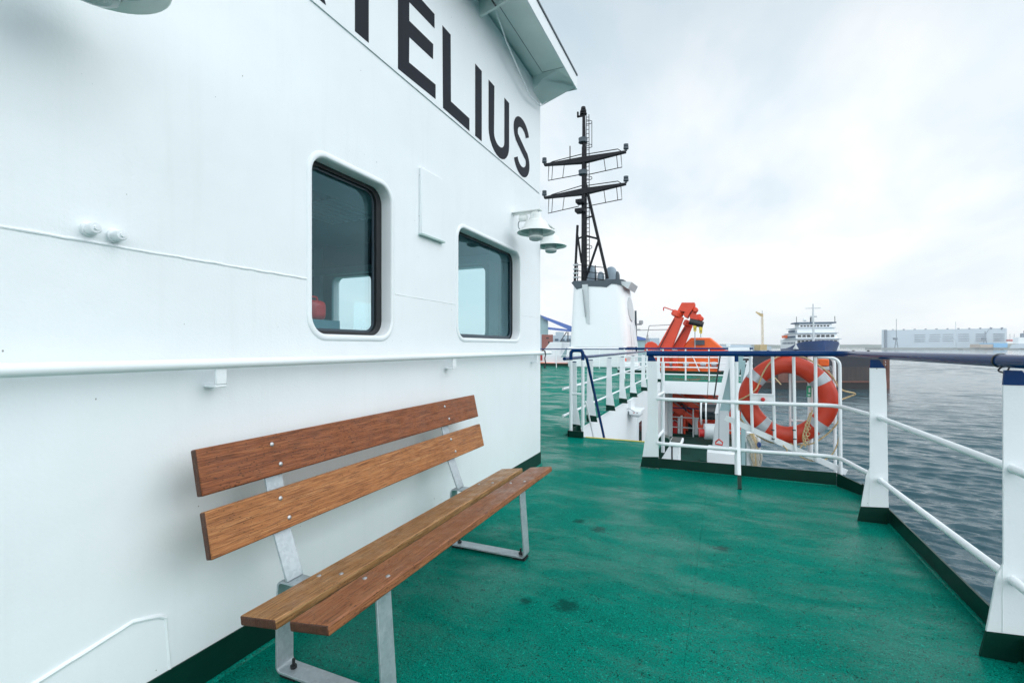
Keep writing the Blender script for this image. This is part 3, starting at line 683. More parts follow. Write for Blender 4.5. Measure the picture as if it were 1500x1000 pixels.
MB().tube([kn + Vector((0, .0, -.018)), kn + Vector((0, 0, -.075))], .002, 6).build('pull_wire', 'grey_steel', pl_)
for u in (1132.5, 1163.5):
    for v in (629.5, 642.5):
        p = gy(u + (.5 if v > 640 else 0), v, RYF); MB().lathe([(.0145, -.005), (.0165, -.004), (.0165, .004), (.0145, .005)], p, (0, 0, 1), 12).build('cable_tie', 'rubber_black', rack)
gp = gy(1185, 573, RYB - .03); MB().box((gp.x - .018, RYB - .030, gp.z - .05), (gp.x + .018, RYB - .026, gp.z + .05)).build('green_sign', 'green_sign', rack)
MB().box((gp.x - .010, RYB - .0315, gp.z - .04), (gp.x + .010, RYB - .0302, gp.z - .028)).box((gp.x - .004, RYB - .0315, gp.z - .01), (gp.x + .010, RYB - .0302, gp.z + .03)).build('sign_mark', 'white_plain', rack)
lt = thing('buoy_light', 'orange self igniting light canister behind the lifebuoy', 'light', gy(1206, 565, 5.28))
q0, q1 = gy(1198, 536, 5.28), gy(1213.5, 525.5, 5.28)
MB().box((q0.x, 5.24, q0.z), (q1.x, 5.34, q1.z)).build('float', 'boat_orange', lt, bevel=.01)
q0, q1 = gy(1200, 541.5, 5.28), gy(1214, 536.3, 5.28); MB().box((q0.x, 5.25, q0.z), (q1.x, 5.33, q1.z)).build('collar', 'pale_grey', lt, bevel=.005)
q0, q1 = gy(1203, 575, 5.28), gy(1220, 541.8, 5.28); MB().hexa([(q0.x + .03, 5.25, q0.z), (q1.x + .02, 5.25, q0.z), (q1.x + .02, 5.33, q0.z), (q0.x + .03, 5.33, q0.z), (q0.x, 5.25, q1.z), (q1.x - .03, 5.25, q1.z), (q1.x - .03, 5.33, q1.z), (q0.x, 5.33, q1.z)]).build('lamp_body', 'buoy_shell', lt, bevel=.012)
ch = MB()
for k in range(5):
    p = gy(1216 + k * 1.2, 538 + k * 2.4, 5.26); ch.lathe([(.012, -.004), (.016, 0), (.012, .004), (.009, 0), (.012, -.004)], p, (.6 if k % 2 else -.4, 1, .3), 10)
ch.build('chain', 'grey_steel', lt)
hl = MB()
hp = [(1178, 560 + 60), (1183, 628), (1176, 634), (1184, 640), (1177, 646), (1181, 652)]
def rope(mb, px, y, r, jit=0, rad=.05): mb.tube(smooth([gy(u, v, y + rnd.uniform(-jit, jit)) for u, v in px]), r, 8)
rope(hl, [(1190, 600), (1186, 618), (1181, 634), (1178, 648), (1172, 656)], RYF - .01, .006)
rope(hl, [(1187, 604), (1181, 622), (1176, 640), (1180, 654)], RYF - .012, .006)
for k in range(7):
    c = gy(1182 - k * .5 + (k % 2) * 3, 622 + k * 4.6, RYF - .02); hl.tube([c + Vector((.014 * math.cos(a), -.006 * math.sin(2 * a), .016 * math.sin(a))) for a in [2 * math.pi * j / 10 for j in range(10)]], .0042, 6, closed=True)
rope(hl, [(1150, 655), (1160, 650), (1172, 668), (1195, 675), (1216, 668), (1228, 645), (1231, 610), (1229, 590)], RYF + .03, .0055, rad=.12)
rope(hl, [(1147, 652), (1153, 659), (1150, 664), (1158, 666)], RYF, .006)
ho = hl.build('heaving_line', 'rope_tan'); tag(ho, 'tan line knotted and looped below the lifebuoy on the rack', 'rope')
# ================================================================== stair well and the rail beside it
srail = thing('guardrail', 'white guardrail with blue caps along the edge above the stair well, left of the steps', 'guardrail', (-1.93, 9, 0))
for y in (6.42, 7.35, 8.75, 10.0, 11.3, 13.0, 14.7, 16.4):
    post_plate(-1.925, y, -1, H=1.03, parent=srail)
MB().tube([(-1.93, 6.2, 1.01), (-1.93, 17.4, 1.045)], .024, 12).build('top_rail', 'rail_blue', srail)
for z, nm in ((.60, 'middle_rail'), (.235, 'lower_rail')):
    MB().tube([(-1.955, 6.22, z), (-1.955, 17.4, z + .02)], .017, 10).build(nm, 'white_plain', srail)
gate = thing('stair_hoop', 'white hoop with blue bent top standing at the head of the steps', 'handrail', (-1.69, 6.04, 0))
hoop = arcpath([(-1.785, 6.02, .02), (-1.785, 6.02, 1.125), (-1.628, 6.03, 1.125), (-1.628, 6.03, .02)], .05, 7)
MB().tube([(-1.785, 6.02, .015), (-1.785, 6.02, 1.0)], .0215, 12).tube([(-1.628, 6.03, .015), (-1.628, 6.03, 1.0)], .0205, 12).build('leg', 'white_plain', gate)
MB().tube(arcpath([(-1.785, 6.02, 1.0), (-1.785, 6.02, 1.125), (-1.628, 6.03, 1.125), (-1.628, 6.03, 1.0)], .05, 7), .0225, 12).build('top_bend', 'rail_blue', gate)
MB().tube([(-1.785, 6.02, .56), (-1.628, 6.03, .565)], .015, 8).build('cross_bar', 'white_plain', gate)
MB().box((-1.82, 5.985, .001), (-1.61, 6.0, .085)).box((-1.82, 5.985, .001), (-1.805, 6.4, .085)).build('foot_plate', 'dark_green', gate)
stair = thing('steel_stair', 'steep steel stair going down past a yellow edge, dark blue sloping handrail', 'stairs', (-1.2, 6.1, -2.4))
MB().box((-1.60, 6.045, .001), (-.68, 6.085, .006)).build('yellow_edge', 'yellow_paint', stair)
for k in range(1, 10):
    y = 6.12 + k * .16; z = -k * .235
    MB().box((-1.58, y, z - .02), (-.74, y + .2, z)).build('tread', 'white_plain', stair)
for x in (-1.59, -.72): MB().bar((x, 6.09, -.05), (x, 7.66, -2.36), .012, .16).build('stringer', 'white_plain', stair)
MB().tube(arcpath([(-1.62, 6.04, 1.07), (-1.60, 6.12, 1.02), (-1.58, 7.0, -.12), (-1.56, 8.6, -2.3)], .1, 6), .0185, 10).build('handrail', 'rail_blue', stair)
MB().tube([(-1.61, 6.10, .46), (-1.59, 7.9, -1.9)], .012, 8).build('handrail', 'white_plain', stair)
lh = thing('lower_deckhouse', 'white steel wall below the deck edge beside the stair well', 'deckhouse', (-1.92, 12, WELL))
LX_ = -1.915
dl = [(12.2, WELL + .02), (13.1, WELL + .02), (13.1, -.52), (12.2, -.52)]
MB().plate([[(6.1, WELL), (20.3, WELL), (20.3, -.031), (6.1, -.031)]], YZ(LX_), -.05, 0).build('wall', 'white_far', lh)
d_ = MB().plate([rrect(12.25, WELL + .06, 13.15, -.56, .08)], YZ(LX_ + .001), 0, .03).build('door', 'white_plain', lh)
MB().plate([rrect(12.35, -1.35, 12.8, -.75, .06)], YZ(LX_ + .031), 0, .006).build('window', 'window_dark', d_)
MB().box((-8, 6.05, WELL), (LX_ - .051, 6.1, -.031)).build('wall', 'white_far', lh)
MB().box((LX_, 6.1, -.05), (LX_ + .02, 17.4, -.031)).build('edge_strip', 'white_plain', lh)
wl = thing('wall_light', 'white boxy light on its arm sticking out of the wall by the steps', 'lamp', (-1.85, 10.9, -.45))
a_ = gx(931, 606, -1.75)
MB().box((a_.x - .17, a_.y - .02, a_.z + .05), (a_.x - .1, a_.y + .5, a_.z + .30)).build('bracket_plate', 'white_plain', wl)
MB().box((a_.x - .13, a_.y - .10, a_.z - .02), (a_.x + .12, a_.y + .6, a_.z + .085)).build('housing', 'white_plain', wl, bevel=.02)
MB().box((a_.x - .10, a_.y - .05, a_.z - .07), (a_.x + .09, a_.y + .5, a_.z - .021)).build('lens', 'pale_grey', wl, bevel=.015)
for k in (-.02, .05): MB().lathe([(0, 0), (.012, 0), (.012, .006), (0, .006)], (a_.x + k, a_.y - .10, a_.z + .035), (0, -1, 0), 10).build('screw', 'case_red' if k < 0 else 'rubber_black', wl)
MB().tube(arcpath([(a_.x - .16, a_.y - .15, a_.z + .12), (a_.x - .1, a_.y - .3, a_.z + .16), (a_.x, a_.y - .12, a_.z + .06)], .1), .008, 6).build('cable', 'grey_steel', wl)

# ================================================================== lower deck fittings
vb = thing('vent_casing', 'white slotted vent casing with sloping side standing on the lower deck', 'vent', gz(980, 690, WELL))
def vbp(u, v, y=9.2): return gy(u or 985, v, y)
y_ = 9.2
bl, br_, tl, tr_ = vbp(962, 684), vbp(994, 684), vbp(981, 653), vbp(996, 653)
zb_ = WELL
vm = MB(); slope = (tl.x - bl.x) / (tl.z - bl.z)
xl = lambda z: tl.x + (z - tl.z) * slope
sl0, sl1 = vbp(983, 660).x, vbp(985.5, 660).x
for xa, xb_, full in ((None, sl0, 1), (sl1, br_.x, 0)):
    z0, z1 = zb_, tl.z
    if full: vm.hexa([(xl(z0), y_, z0), (xb_, y_, z0), (xb_, y_ + .5, z0), (xl(z0), y_ + .5, z0), (xl(z1), y_, z1), (xb_, y_, z1), (xb_, y_ + .5, z1), (xl(z1), y_ + .5, z1)])
    else: vm.box((xa, y_, z0), (xb_, y_ + .5, z1))
vm.build('casing', 'white_plain', vb)
MB().box((sl0, y_ + .06, zb_), (sl1, y_ + .1, tl.z)).build('slot', 'window_dark', vb)
MB().box((xl(tl.z) - .01, y_ - .03, tl.z + .001), (tr_.x + .03, y_ + .55, vbp(990, 648).z)).build('lid', 'white_plain', vb, bevel=.012)
MB().box((xl(tl.z) + .01, y_ + .03, vbp(990, 648).z + .001), (tr_.x, y_ + .5, vbp(990, 647).z)).build('lid_top', 'dark_green', vb)
hp_ = thing('hose_cover', 'dark green rounded cover behind the white vent casing', 'cover', gz(968, 660, WELL))
c0, c1 = gy(962, 646, 10.2), gy(981, 640, 10.2)
MB().plate([[(c0.x - .1, WELL), (c1.x, WELL), (c1.x, c0.z)] + [(c1.x - .06 + .06 * math.cos(R(a)), c0.z + .09 * math.sin(R(a))) for a in (20, 50, 80)] + [(c0.x - .1, c1.z)]], XZ(10.2), 0, .3).build('cover', 'dark_green', hp_)
# white davit with tapered column
dv = thing('deck_davit', 'white tapered davit column on a boxy base with a raking leg', 'davit', (.1, 12, WELL))
yd = 12.0
def dq(u, v, y=yd): return gy(u or 1068, v, y)
MB().box((dq(1036, 680).x, yd - .3, WELL), (dq(1081, 680).x, yd + .5, dq(1050, 658).z)).build('base', 'white_far', dv, bevel=.03)
xa, xb_ = dq(1043, 600).x, dq(1068, 600).x; zt1 = dq(1050, 658).z + .001
MB().hexa([(xa, yd - .1, zt1), (xb_, yd - .1, zt1), (xb_, yd + .35, zt1), (xa, yd + .35, zt1), (dq(1050, 600).x, yd - .1, dq(0, 600).z), (xb_, yd - .1, dq(0, 600).z), (xb_, yd + .35, dq(0, 600).z), (dq(1050, 600).x, yd + .35, dq(0, 600).z)]).build('column', 'pale_grey', dv, bevel=.02)
lg = MB(); lg.hexa([(dq(1047, 605).x, yd - .16, dq(0, 605).z), (dq(1053, 605).x, yd - .16, dq(0, 605).z), (dq(1053, 605).x, yd - .1, dq(0, 605).z), (dq(1047, 605).x, yd - .1, dq(0, 605).z), (dq(1066, 519).x, yd - .16, dq(0, 519).z), (dq(1073, 519).x, yd - .16, dq(0, 519).z), (dq(1073, 519).x, yd - .1, dq(0, 519).z), (dq(1066, 519).x, yd - .1, dq(0, 519).z)])
lg.build('raking_leg', 'white_far', dv)
MB().hexa([(dq(1053, 604).x, yd - .098, dq(0, 604).z), (xb_, yd - .098, dq(0, 604).z), (xb_, yd + .3, dq(0, 604).z), (dq(1053, 604).x, yd + .3, dq(0, 604).z), (dq(1070, 519).x, yd - .098, dq(0, 519).z), (dq(1090, 519).x, yd - .098, dq(0, 519).z), (dq(1090, 519).x, yd + .3, dq(0, 519).z), (dq(1070, 519).x, yd + .3, dq(0, 519).z)]).build('web', 'silo_teal', dv)
MB().tube([dq(1072, 521, yd - .2), dq(1077, 690, yd - .2)], .055, 12).build('pipe', 'white_far', dv)
cap_ = MB(); cap_.box((dq(1067, 510).x, yd, dq(0, 519).z), (dq(1098, 510).x, yd + .3, dq(0, 509).z)); cap_.box((dq(1064, 505).x, yd, dq(0, 508).z), (dq(1070, 505).x, yd + .2, dq(0, 502.5).z)); cap_.build('head', 'white_far', dv, bevel=.01)
pn = thing('bulwark_panel', 'grey green panel with white edge behind the lifebuoy', 'panel', dq(1098, 600, 13.2))
MB().box((dq(1086, 560, 13.2).x, 13.2, WELL), (dq(1092, 560, 13.2).x, 13.5, dq(0, 528, 13.2).z)).build('panel', 'silo_teal', pn)
MB().hexa([(dq(1086, 560, 13.1).x, 13.1, dq(0, 565, 13.1).z), (dq(1090, 560, 13.1).x, 13.1, dq(0, 565, 13.1).z), (dq(1090, 560, 13.1).x, 13.15, dq(0, 565, 13.1).z), (dq(1086, 560, 13.1).x, 13.15, dq(0, 565, 13.1).z), (dq(1095, 528, 13.1).x, 13.1, dq(0, 528, 13.1).z), (dq(1102, 528, 13.1).x, 13.1, dq(0, 528, 13.1).z), (dq(1102, 528, 13.1).x, 13.15, dq(0, 528, 13.1).z), (dq(1095, 528, 13.1).x, 13.15, dq(0, 528, 13.1).z)]).build('edge', 'white_far', pn)
wc = thing('mooring_winch', 'white drum winch wound with dark wire on the lower deck', 'winch', gz(1035, 650, WELL))
yw = 16.0
def wq(u, v): return gy(u or 1040, v, yw)
for u in (1027.5, 1034.5):
    MB().lathe([(0, -.02), (.40, -.02), (.40, .02), (0, .02)], gy(u, 603, yw), (1, 0, 0), 24).build('flange', 'white_far', wc)
MB().lathe([(0, -.4), (.25, -.4), (.25, .1), (0, .1)], gy(1045, 603, yw), (1, 0, 0), 20).build('drum', 'window_dark', wc)
MB().box((wq(1033, 0).x, yw - .1, wq(0, 606).z), (wq(1052, 0).x, yw - .02, wq(0, 600).z)).box((wq(1048, 0).x, yw - .5, WELL), (wq(1051.5, 0).x, yw - .45, wq(0, 598).z)).build('frame', 'white_far', wc)
MB().lathe([(0, -.22), (.22, -.22), (.24, -.2), (.24, .2), (.22, .22), (0, .22)], gy(1043, 632, yw - .4), (1, .15, 0), 24).build('motor', 'pale_grey', wc)
MB().lathe([(0, -.12), (.13, -.12), (.13, .12), (0, .12)], gy(1030, 634, yw - .4), (1, .15, 0), 18).build('brake', 'case_red', wc)
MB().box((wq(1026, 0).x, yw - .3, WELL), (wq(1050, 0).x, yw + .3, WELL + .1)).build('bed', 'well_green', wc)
hk = thing('hanging_hook', 'small red framed hook block hanging on a wire in front of the white column', 'hook', gy(1053, 652, 11))
MB().tube([gy(1053.5, 585, 11), gy(1053, 642, 11)], .012, 6).build('wire', 'grey_steel', hk)
tri = [gy(1053, 643, 11), gy(1058.5, 647.5, 11), gy(1058, 651.5, 11), gy(1048, 650, 11), gy(1048.5, 647, 11)]
MB().tube(tri, .018, 6, closed=True).build('block', 'deep_red', hk)
w_ = MB()
w_.tube([gy(1055, 520, 11.6), gy(1046, 583, 11.6)], .018, 6); w_.tube([gy(1040, 512, 12), gy(1036, 582, 12)], .006, 5); w_.tube([gy(1072, 520, 12.6), gy(1080, 580, 12.6), gy(1083, 640, 12.6)], .02, 6)
tag(w_.build('rigging_wire', 'rubber_black'), 'thin black wires running down beside the white davit', 'wire')
lk = thing('rope_locker', 'white plate hung with dirty mooring ropes at the side of the lower deck', 'locker', gz(1105, 690, WELL))
yl = 13.6
MB().box((gy(1094, 0, yl).x, yl, WELL), (gy(1108, 0, yl).x, yl + .25, gy(1100, 634, yl).z)).box((gy(1111, 0, yl).x, yl, WELL), (gy(1114, 0, yl).x, yl + .2, gy(1112, 640, yl).z)).build('plate', 'white_far', lk)
for nm, seed, mt in (('mooring_rope', 3, 'rope_dirty'), ('mooring_rope', 9, 'rope_tan'), ('mooring_rope', 21, 'rope_dirty')):
    rr = random.Random(seed); mb = MB()
    for k in range(5):
        u0 = 1096 + rr.uniform(0, 12); mb.tube(smooth([gy(u0 - 2 + rr.uniform(-2, 2), 634 + rr.uniform(0, 6), yl - .06), gy(u0 + 3 + rr.uniform(-1, 2), 652, yl - .1), gy(u0 + 4 + rr.uniform(-4, 5), 668, yl - .12), gy(u0 + 5 + rr.uniform(-3, 6), 686, yl - .06), gy(u0 + 8 + rr.uniform(-3, 6), 697, yl - .05 - rr.uniform(0, .2))]), rr.uniform(.022, .04), 7)
    o = mb.build(nm, mt); tag(o, {3: 'grey mooring rope hanging down the white plate below the lifebuoy', 9: 'tan mooring rope hanging among the grey ones below the lifebuoy', 21: 'second bundle of grey rope hanging behind the tan one'}[seed], 'rope')
sh = MB(); sh.tube([gy(1112 + 1.6 * math.cos(R(a)), 651 + 3 * math.sin(R(a)), yl - .2) for a in range(0, 360, 30)], .025, 8, closed=True)
tag(sh.build('shackle', 'hull_blue'), 'dark blue shackle hanging beside the mooring ropes', 'shackle')

# ================================================================== cross beam, red gear below it, rails beyond
bm_ = thing('deck_beam', 'white cross beam carrying the far deck over the dark opening', 'beam', (-.5, 17.5, -.5))
MB().box((-1.9, 17.44, -.46), (SX, 17.5, -.031)).box((-1.9, 17.5, -.46), (SX, 19.8, -.44)).build('beam', 'white_far', bm_)
fr_ = thing('guardrail', 'white four bar guardrail with blue top rail across the far side of the stair well', 'guardrail', (-.5, 17.6, 0))
for z, nm in ((.80, 'middle_rail'), (.61, 'middle_rail'), (.45, 'middle_rail'), (.20, 'lower_rail')):
    MB().tube([(-3.4, 17.6, z), (SX - .05, 17.6, z)], .022, 8).build(nm, 'white_far', fr_)
MB().tube([(-3.4, 17.6, 1.10), (SX - .05, 17.6, 1.10)], .032, 10).build('top_rail', 'rail_blue', fr_)
for x in (-3.2, -2.4, -1.85, -1.10, -.35, .4, .95): MB().tube([(x, 17.6, 0), (x, 17.6, 1.08)], .026, 8).build('post', 'white_far', fr_)
lr = thing('guardrail', 'thin white three bar guardrail on the lower deck in front of the red machinery', 'guardrail', (-1, 20.15, WELL))
for z in (.35, .75, 1.12): MB().tube([(-1.88, 20.15, WELL + z), (SX - .1, 20.15, WELL + z)], .022, 8).build('middle_rail' if z < 1 else 'top_rail', 'pale_grey' if z < 1 else 'rail_blue', lr)
for x in (-1.85, -.98, -.1, .8): MB().tube([(x, 20.15, WELL), (x, 20.15, WELL + 1.12)], .024, 8).build('post', 'pale_grey', lr)
MB().box((-1.9, 20.25, WELL - .25), (SX, 20.3, WELL + .04)).build('toe_plate', 'dark_green', lr)
rg = thing('deck_crane', 'big red crane boom and frames folded under the white beam', 'crane', (-.8, 23, WELL - 2.6))
y0 = 21.3
def rq(u, v, y=y0): return gy(u or 1010, v, y)
MB().box((-1.88, 21.62, SEA + 2), (1.0, 21.8, -.1)).build('housing', 'housing_red', rg)
for (ua, va, ub, vb_, w_) in ((975, 585, 1048, 640, .55), (985, 575, 1060, 618, .35), (1000, 560, 1062, 590, .25)):
    a, b = rq(ua, va), rq(ub, vb_); m_ = MB(); m_.bar(a, b, .3, w_, up=(0, -1, 0)); bo = m_.build('boom', 'housing_red', rg, bevel=.03)
    d = (b - a).normalized(); nrm = Vector((-d.z, 0, d.x)); l_ = MB()
    l_.tube([a + nrm * (w_ * .32) + Vector((0, -w_ / 2 - .04, 0)), b + nrm * (w_ * .32) + Vector((0, -w_ / 2 - .04, 0))], .016, 6); l_.build('hydraulic_pipe', 'grey_steel', bo)
for u0, u1, v0, v1, mt in ((976, 983, 624, 642, 'white_far'), (986, 992, 618, 642, 'case_red'), (993, 996, 612, 642, 'white_far'), (997, 1000, 608, 642, 'white_far'), (1001, 1004, 604, 642, 'crane_red'), (1017, 1022, 612, 642, 'pale_grey')):
    a, b = rq(u0, v1, 20.8), rq(u1, v0, 20.8); MB().box((a.x, 20.7, WELL), (b.x, 20.9, b.z)).build('bollard_frame', mt, rg, bevel=.02)
MB().box((rq(1008, 0).x, 21.3, WELL - .5), (rq(1015, 0).x, 21.6, rq(0, 618).z)).build('locker', 'window_dark', rg)
for v in (598, 612): 
    m_ = MB(); m_.tube(arcpath([rq(976, v, 21.5), rq(986, v - 1, 21.5), rq(987, v + 8, 21.5), rq(977, v + 8, 21.5)], .2, 5), .02, 6); m_.build('hydraulic_pipe', 'crane_red', rg)
MB().box((-1.9, 19.9, -.46), (-1.75, 20.1, WELL)).box((.85, 19.9, -.46), (SX, 20.1, WELL)).build('pillar', 'pale_grey', rg)
cr = random.Random(5)
for k in range(16):    # hoses and pipe runs over the crane frames
    u, v = cr.uniform(974, 1046), cr.uniform(578, 626); du = cr.uniform(6, 22); y = cr.uniform(20.9, 21.5)
    MB().tube(smooth([rq(u, v, y), rq(u + du * .4, v + cr.uniform(-2, 5), y - .05), rq(u + du, v + cr.uniform(2, 12), y)]), cr.uniform(.014, .03), 6).build('hydraulic_pipe', ('grey_steel', 'rubber_black', 'crane_red', 'pale_grey')[k % 4], rg)
for k in range(12):
    u, v = cr.uniform(976, 1044), cr.uniform(582, 634); a = rq(u, v, 21.4); sz = cr.uniform(.05, .14)
    MB().box((a.x, 21.2, a.z), (a.x + sz * 1.5, 21.55, a.z + sz)).build('valve_block', ('deep_red', 'crane_red', 'pale_grey', 'crane_red')[k % 4], rg, bevel=.01)
# far edge of the upper deck
fe = MB(); fe.box((-4.25, 21.66, .001), (SX, 21.72, .12)); fe.box((-11, 27.2, .001), (-4.25, 27.26, .16)); tag(fe.build('coaming', 'dark_green'), 'dark green coaming along the far edge of the deck below the lifeboat', 'coaming')
fr2 = thing('guardrail', 'thin wire guardrail along the far edge of the deck in front of the funnel', 'guardrail', (-8, 25.4, 0))
MB().tube([gy(785, 511, 25.3), gy(945, 511.5, 25.3)], .028, 8).build('top_rail', 'rail_blue', fr2)
for u in (815, 852, 878, 905): p = gy(u, 511.2, 25.3); MB().tube([(p.x, p.y, 0), p], .022, 8).build('post', 'white_far', fr2)
for z in (.35, .7): MB().tube([gy(785, 511, 25.3) * 1 + Vector((0, 0, z - 1.03)), gy(945, 511.5, 25.3) + Vector((0, 0, z - 1.03))], .012, 6).build('middle_rail', 'white_far', fr2)

# ================================================================== funnel
fun = thing('funnel', 'broad white funnel with black top and grey exhaust domes', 'funnel', (-6.4, 27.5, 0))
yf = 26.0
fq = lambda u, v: gy(u or 908, v, yf)
x0b, x1b = fq(833, 510).x, fq(914, 510).x; x0t, x1t = fq(837, 415).x, fq(908, 415).x
zt_ = fq(870, 409).z; zw = fq(870, 508).z
MB().box((x0b - .05, yf - .02, .001), (x1b + .15, yf + 3.9, zw)).build('base_house', 'white_far', fun, bevel=.08)
ring0 = [(p[0], p[1]) for p in rrect(x0b, yf, x1b + .25, yf + 3.6, .45)]; ring1 = [(p[0], p[1]) for p in rrect(x0t, yf + .1, x1t + .1, yf + 3.1, .45)]
N_ = len(ring0); topz = lambda x, y: zt_ - (.30 if (x < x0t + .55) else 0) * 0
MB().loft([[Vector((ring0[i][0], ring0[i][1], zw)) for i in range(N_)], [Vector((ring1[i][0], ring1[i][1], zt_ - .18)) for i in range(N_)]]).build('casing', 'white_far', fun)
# black collar with a notched lower edge on the forward face
col_ = MB(); yy = yf + .06
pts = [(837, 415), (844, 424), (852, 421), (862, 418.5), (887, 420.5), (895, 415), (903, 415.5), (907, 412), (908, 410), (838, 408)]
pts = [(836.5, 414), (844, 423.5), (851, 421.5), (862, 419), (879, 419.5), (888, 420.5), (895, 415.3), (903, 415.6), (910, 418), (909, 411), (840, 411)]
col_.plate([[(fq(u, v).x, fq(u, v).z) for u, v in pts]], XZ(yy), 0, .05)
col_.plate([[(p[0], p[1]) for p in rrect(x0t - .02, yf + .11, x1t + .12, yf + 3.12, .45)]], XY(zt_ - .14), 0, .1); col_.build('black_top', 'dark_slate', fun)
MB().hexa([(fq(906, 0).x, yf + .2, fq(0, 414).z), (fq(919, 0).x, yf + .2, fq(0, 423).z), (fq(919, 0).x, yf + 2.4, fq(0, 423).z), (fq(906, 0).x, yf + 2.4, fq(0, 414).z), (fq(906, 0).x, yf + .2, fq(0, 411).z), (fq(924, 0).x, yf + .2, fq(0, 413).z), (fq(924, 0).x, yf + 2.4, fq(0, 413).z), (fq(906, 0).x, yf + 2.4, fq(0, 411).z)]).build('wing_plate', 'pale_grey', fun)
for (u, v, r, h, mt) in ((895, 403, 8.5, 16, 'grey_radome'), (866, 401, 8, 20, 'grey_radome'), (880, 409, 5, 10, 'grey_radome'), (903.5, 408, 4.2, 9, 'dark_slate')):
    c = gy(u, v + h, yf + 1.6); s = c.y / 700 * 1.0 * 1.04; rr = r * s; hh = h * s + .35
    MB().lathe([(0, 0), (rr, 0), (rr, hh * .55), (rr * .96, hh * .66), (rr * .8, hh * .83), (rr * .5, hh * .95), (0, hh)], (c.x, c.y, zt_ - .1), n=20).build('exhaust_dome', mt, fun)
MB().hexa([(fq(858, 0).x, yf + .02, fq(0, 472).z), (fq(864, 0).x, yf - .02, fq(0, 474).z), (fq(864, 0).x, yf + .2, fq(0, 474).z), (fq(858, 0).x, yf + .2, fq(0, 472).z), (fq(853, 0).x, yf - .06, fq(0, 414).z), (fq(861, 0).x, yf - .06, fq(0, 414).z), (fq(861, 0).x, yf + .2, fq(0, 414).z), (fq(853, 0).x, yf + .2, fq(0, 414).z)]).build('mast_heel', 'pale_grey', fun)
MB().tube([fq(854, 424) + Vector((0, -.1, 0)), fq(858, 464) + Vector((0, -.06, 0))], .03, 6).build('pipe', 'grey_steel', fun)
# louvre on the side of the funnel
sx_ = lambda z, y: x1b + .25 + (x1t + .1 - x1b - .25) * (z - zw) / (zt_ - .18 - zw)
lv = MB(); zc = fq(0, 450).z
lv.loft([[Vector((sx_(zc + .7 * math.sin(R(a)), 0) + k, yf + 1.8 + .9 * math.cos(R(a)), zc + .7 * math.sin(R(a)))) for a in range(0, 360, 30)] for k in (-.05, .05)]); lv.build('round_cover', 'pale_grey', fun)
for k in range(3): MB().tube([(sx_(1.0, 0) + .05, yf + .8 + k * .9, .9), (sx_(2.2, 0) + .05, yf + .8 + k * .9, 2.4)], .016, 6).build('vent_pipe', ('pale_grey', 'white_far', 'white_far')[k], fun)
an = thing('signal_post', 'slim dark post with small lights right of the funnel', 'post', gz(931, 530, 0))
p0 = gy(932, 515, 29); MB().tube([p0, gy(931, 455, 29)], .06, 8).build('pole', 'dark_slate', an)
for u0, u1, v in ((932, 940, 475), (930, 938, 483)): MB().tube([gy(u0, v, 29), gy(u1, v, 29)], .05, 6).build('arm', 'grey_steel', an)
MB().lathe([(0, -.12), (.12, -.1), (.12, .1), (0, .12)], gy(939, 472, 29), n=12).build('light', 'grey_steel', an)

# ================================================================== signal mast
ym = 26.3
mast = thing('signal_mast', 'tall black signal mast with two cross yards on the funnel', 'mast', gy(856, 412, ym))
mq = lambda u, v, y=ym: gy(u or 846, v, y)
MB().tube([mq(855.5, 416), mq(855.5, 300), mq(855.5, 215)], .16, 14, r2=.125).tube([mq(855.5, 215), mq(855, 158)], .11, 12, r2=.08).build('pole', 'black_metal', mast)
for va, vb_, vc, nm in ((242, 235, 222.5, 0), (290, 281, 269.5, 1)):
    a, c, b = mq(797.5, va), mq(855, vb_), mq(917, vc)
    y_ = MB()
    for p, q in ((a, c), (b, c)):
        hw0, hw1 = .05, .165
        y_.loft([[p + Vector((0, s * .10, t * hw0)) for s, t in ((-1, -1), (1, -1), (1, 1), (-1, 1))], [q + Vector((0, s * .16, t * hw1)) for s, t in ((-1, -1), (1, -1), (1, 1), (-1, 1))]])
    yo = y_.build('yard', 'black_metal', mast)
    lw = MB()
    for s, (e, u0) in ((-1, (a, 803)), (1, (b, 911))):
        top = [mq(u0 + (6 if s < 0 else -6), (va if s < 0 else vc) - 4 - (1 if s < 0 else 0)), mq(852 if s < 0 else 859, vb_ - 9)]
        lw.tube([e + (c - e) * .07, top[0], top[1]], .025, 6)
        lo0, lo1 = mq(u0, (va if s < 0 else vc) + 22.5), mq(848 if s < 0 else 862, vb_ + 21 + (1 if s < 0 else -1) * .2)
        lw.tube([e + (c - e) * .12, lo0, lo1], .025, 6); lw.tube([e + (c - e) * .22, lo0 + (lo1 - lo0) * .12], .02, 5); lw.tube([e + (c - e) * .52, lo0 + (lo1 - lo0) * .48], .02, 5)
        lp_ = MB(); lp_.lathe([(0, 0), (.06, 0), (.05, .08), (.14, .10), (.14, .22), (.08, .24), (.13, .27), (.13, .36), (0, .38)], e + Vector((0, 0, .05)), n=12); lp_.build('lamp', 'dark_slate', yo)
    lw.build('stay_rail', 'black_metal', yo)
tr_ = MB()
for pts, r in (([(856, 262), (890, 408)], .085), ([(846, 330), (842, 412)], .075), ([(846, 345), (852, 385)], .06), ([(846, 350), (857, 345)], .05), ([(877, 352), (858, 408)], .07), ([(857, 345), (877, 350)], .055), ([(857, 320), (867, 317)], .05)): tr_.tube([mq(*p) for p in pts], r, 8)
tr_.build('leg', 'black_metal', mast)
ld = MB()
for u in (859.5, 863.5): ld.tube([mq(u, 400, ym + .1), mq(u - .8, 168, ym + .1)], .022, 5)
v = 172
while v < 400: ld.tube([mq(859.2, v, ym + .1), mq(863.2, v - .4, ym + .1)], .016, 4); v += 6.0
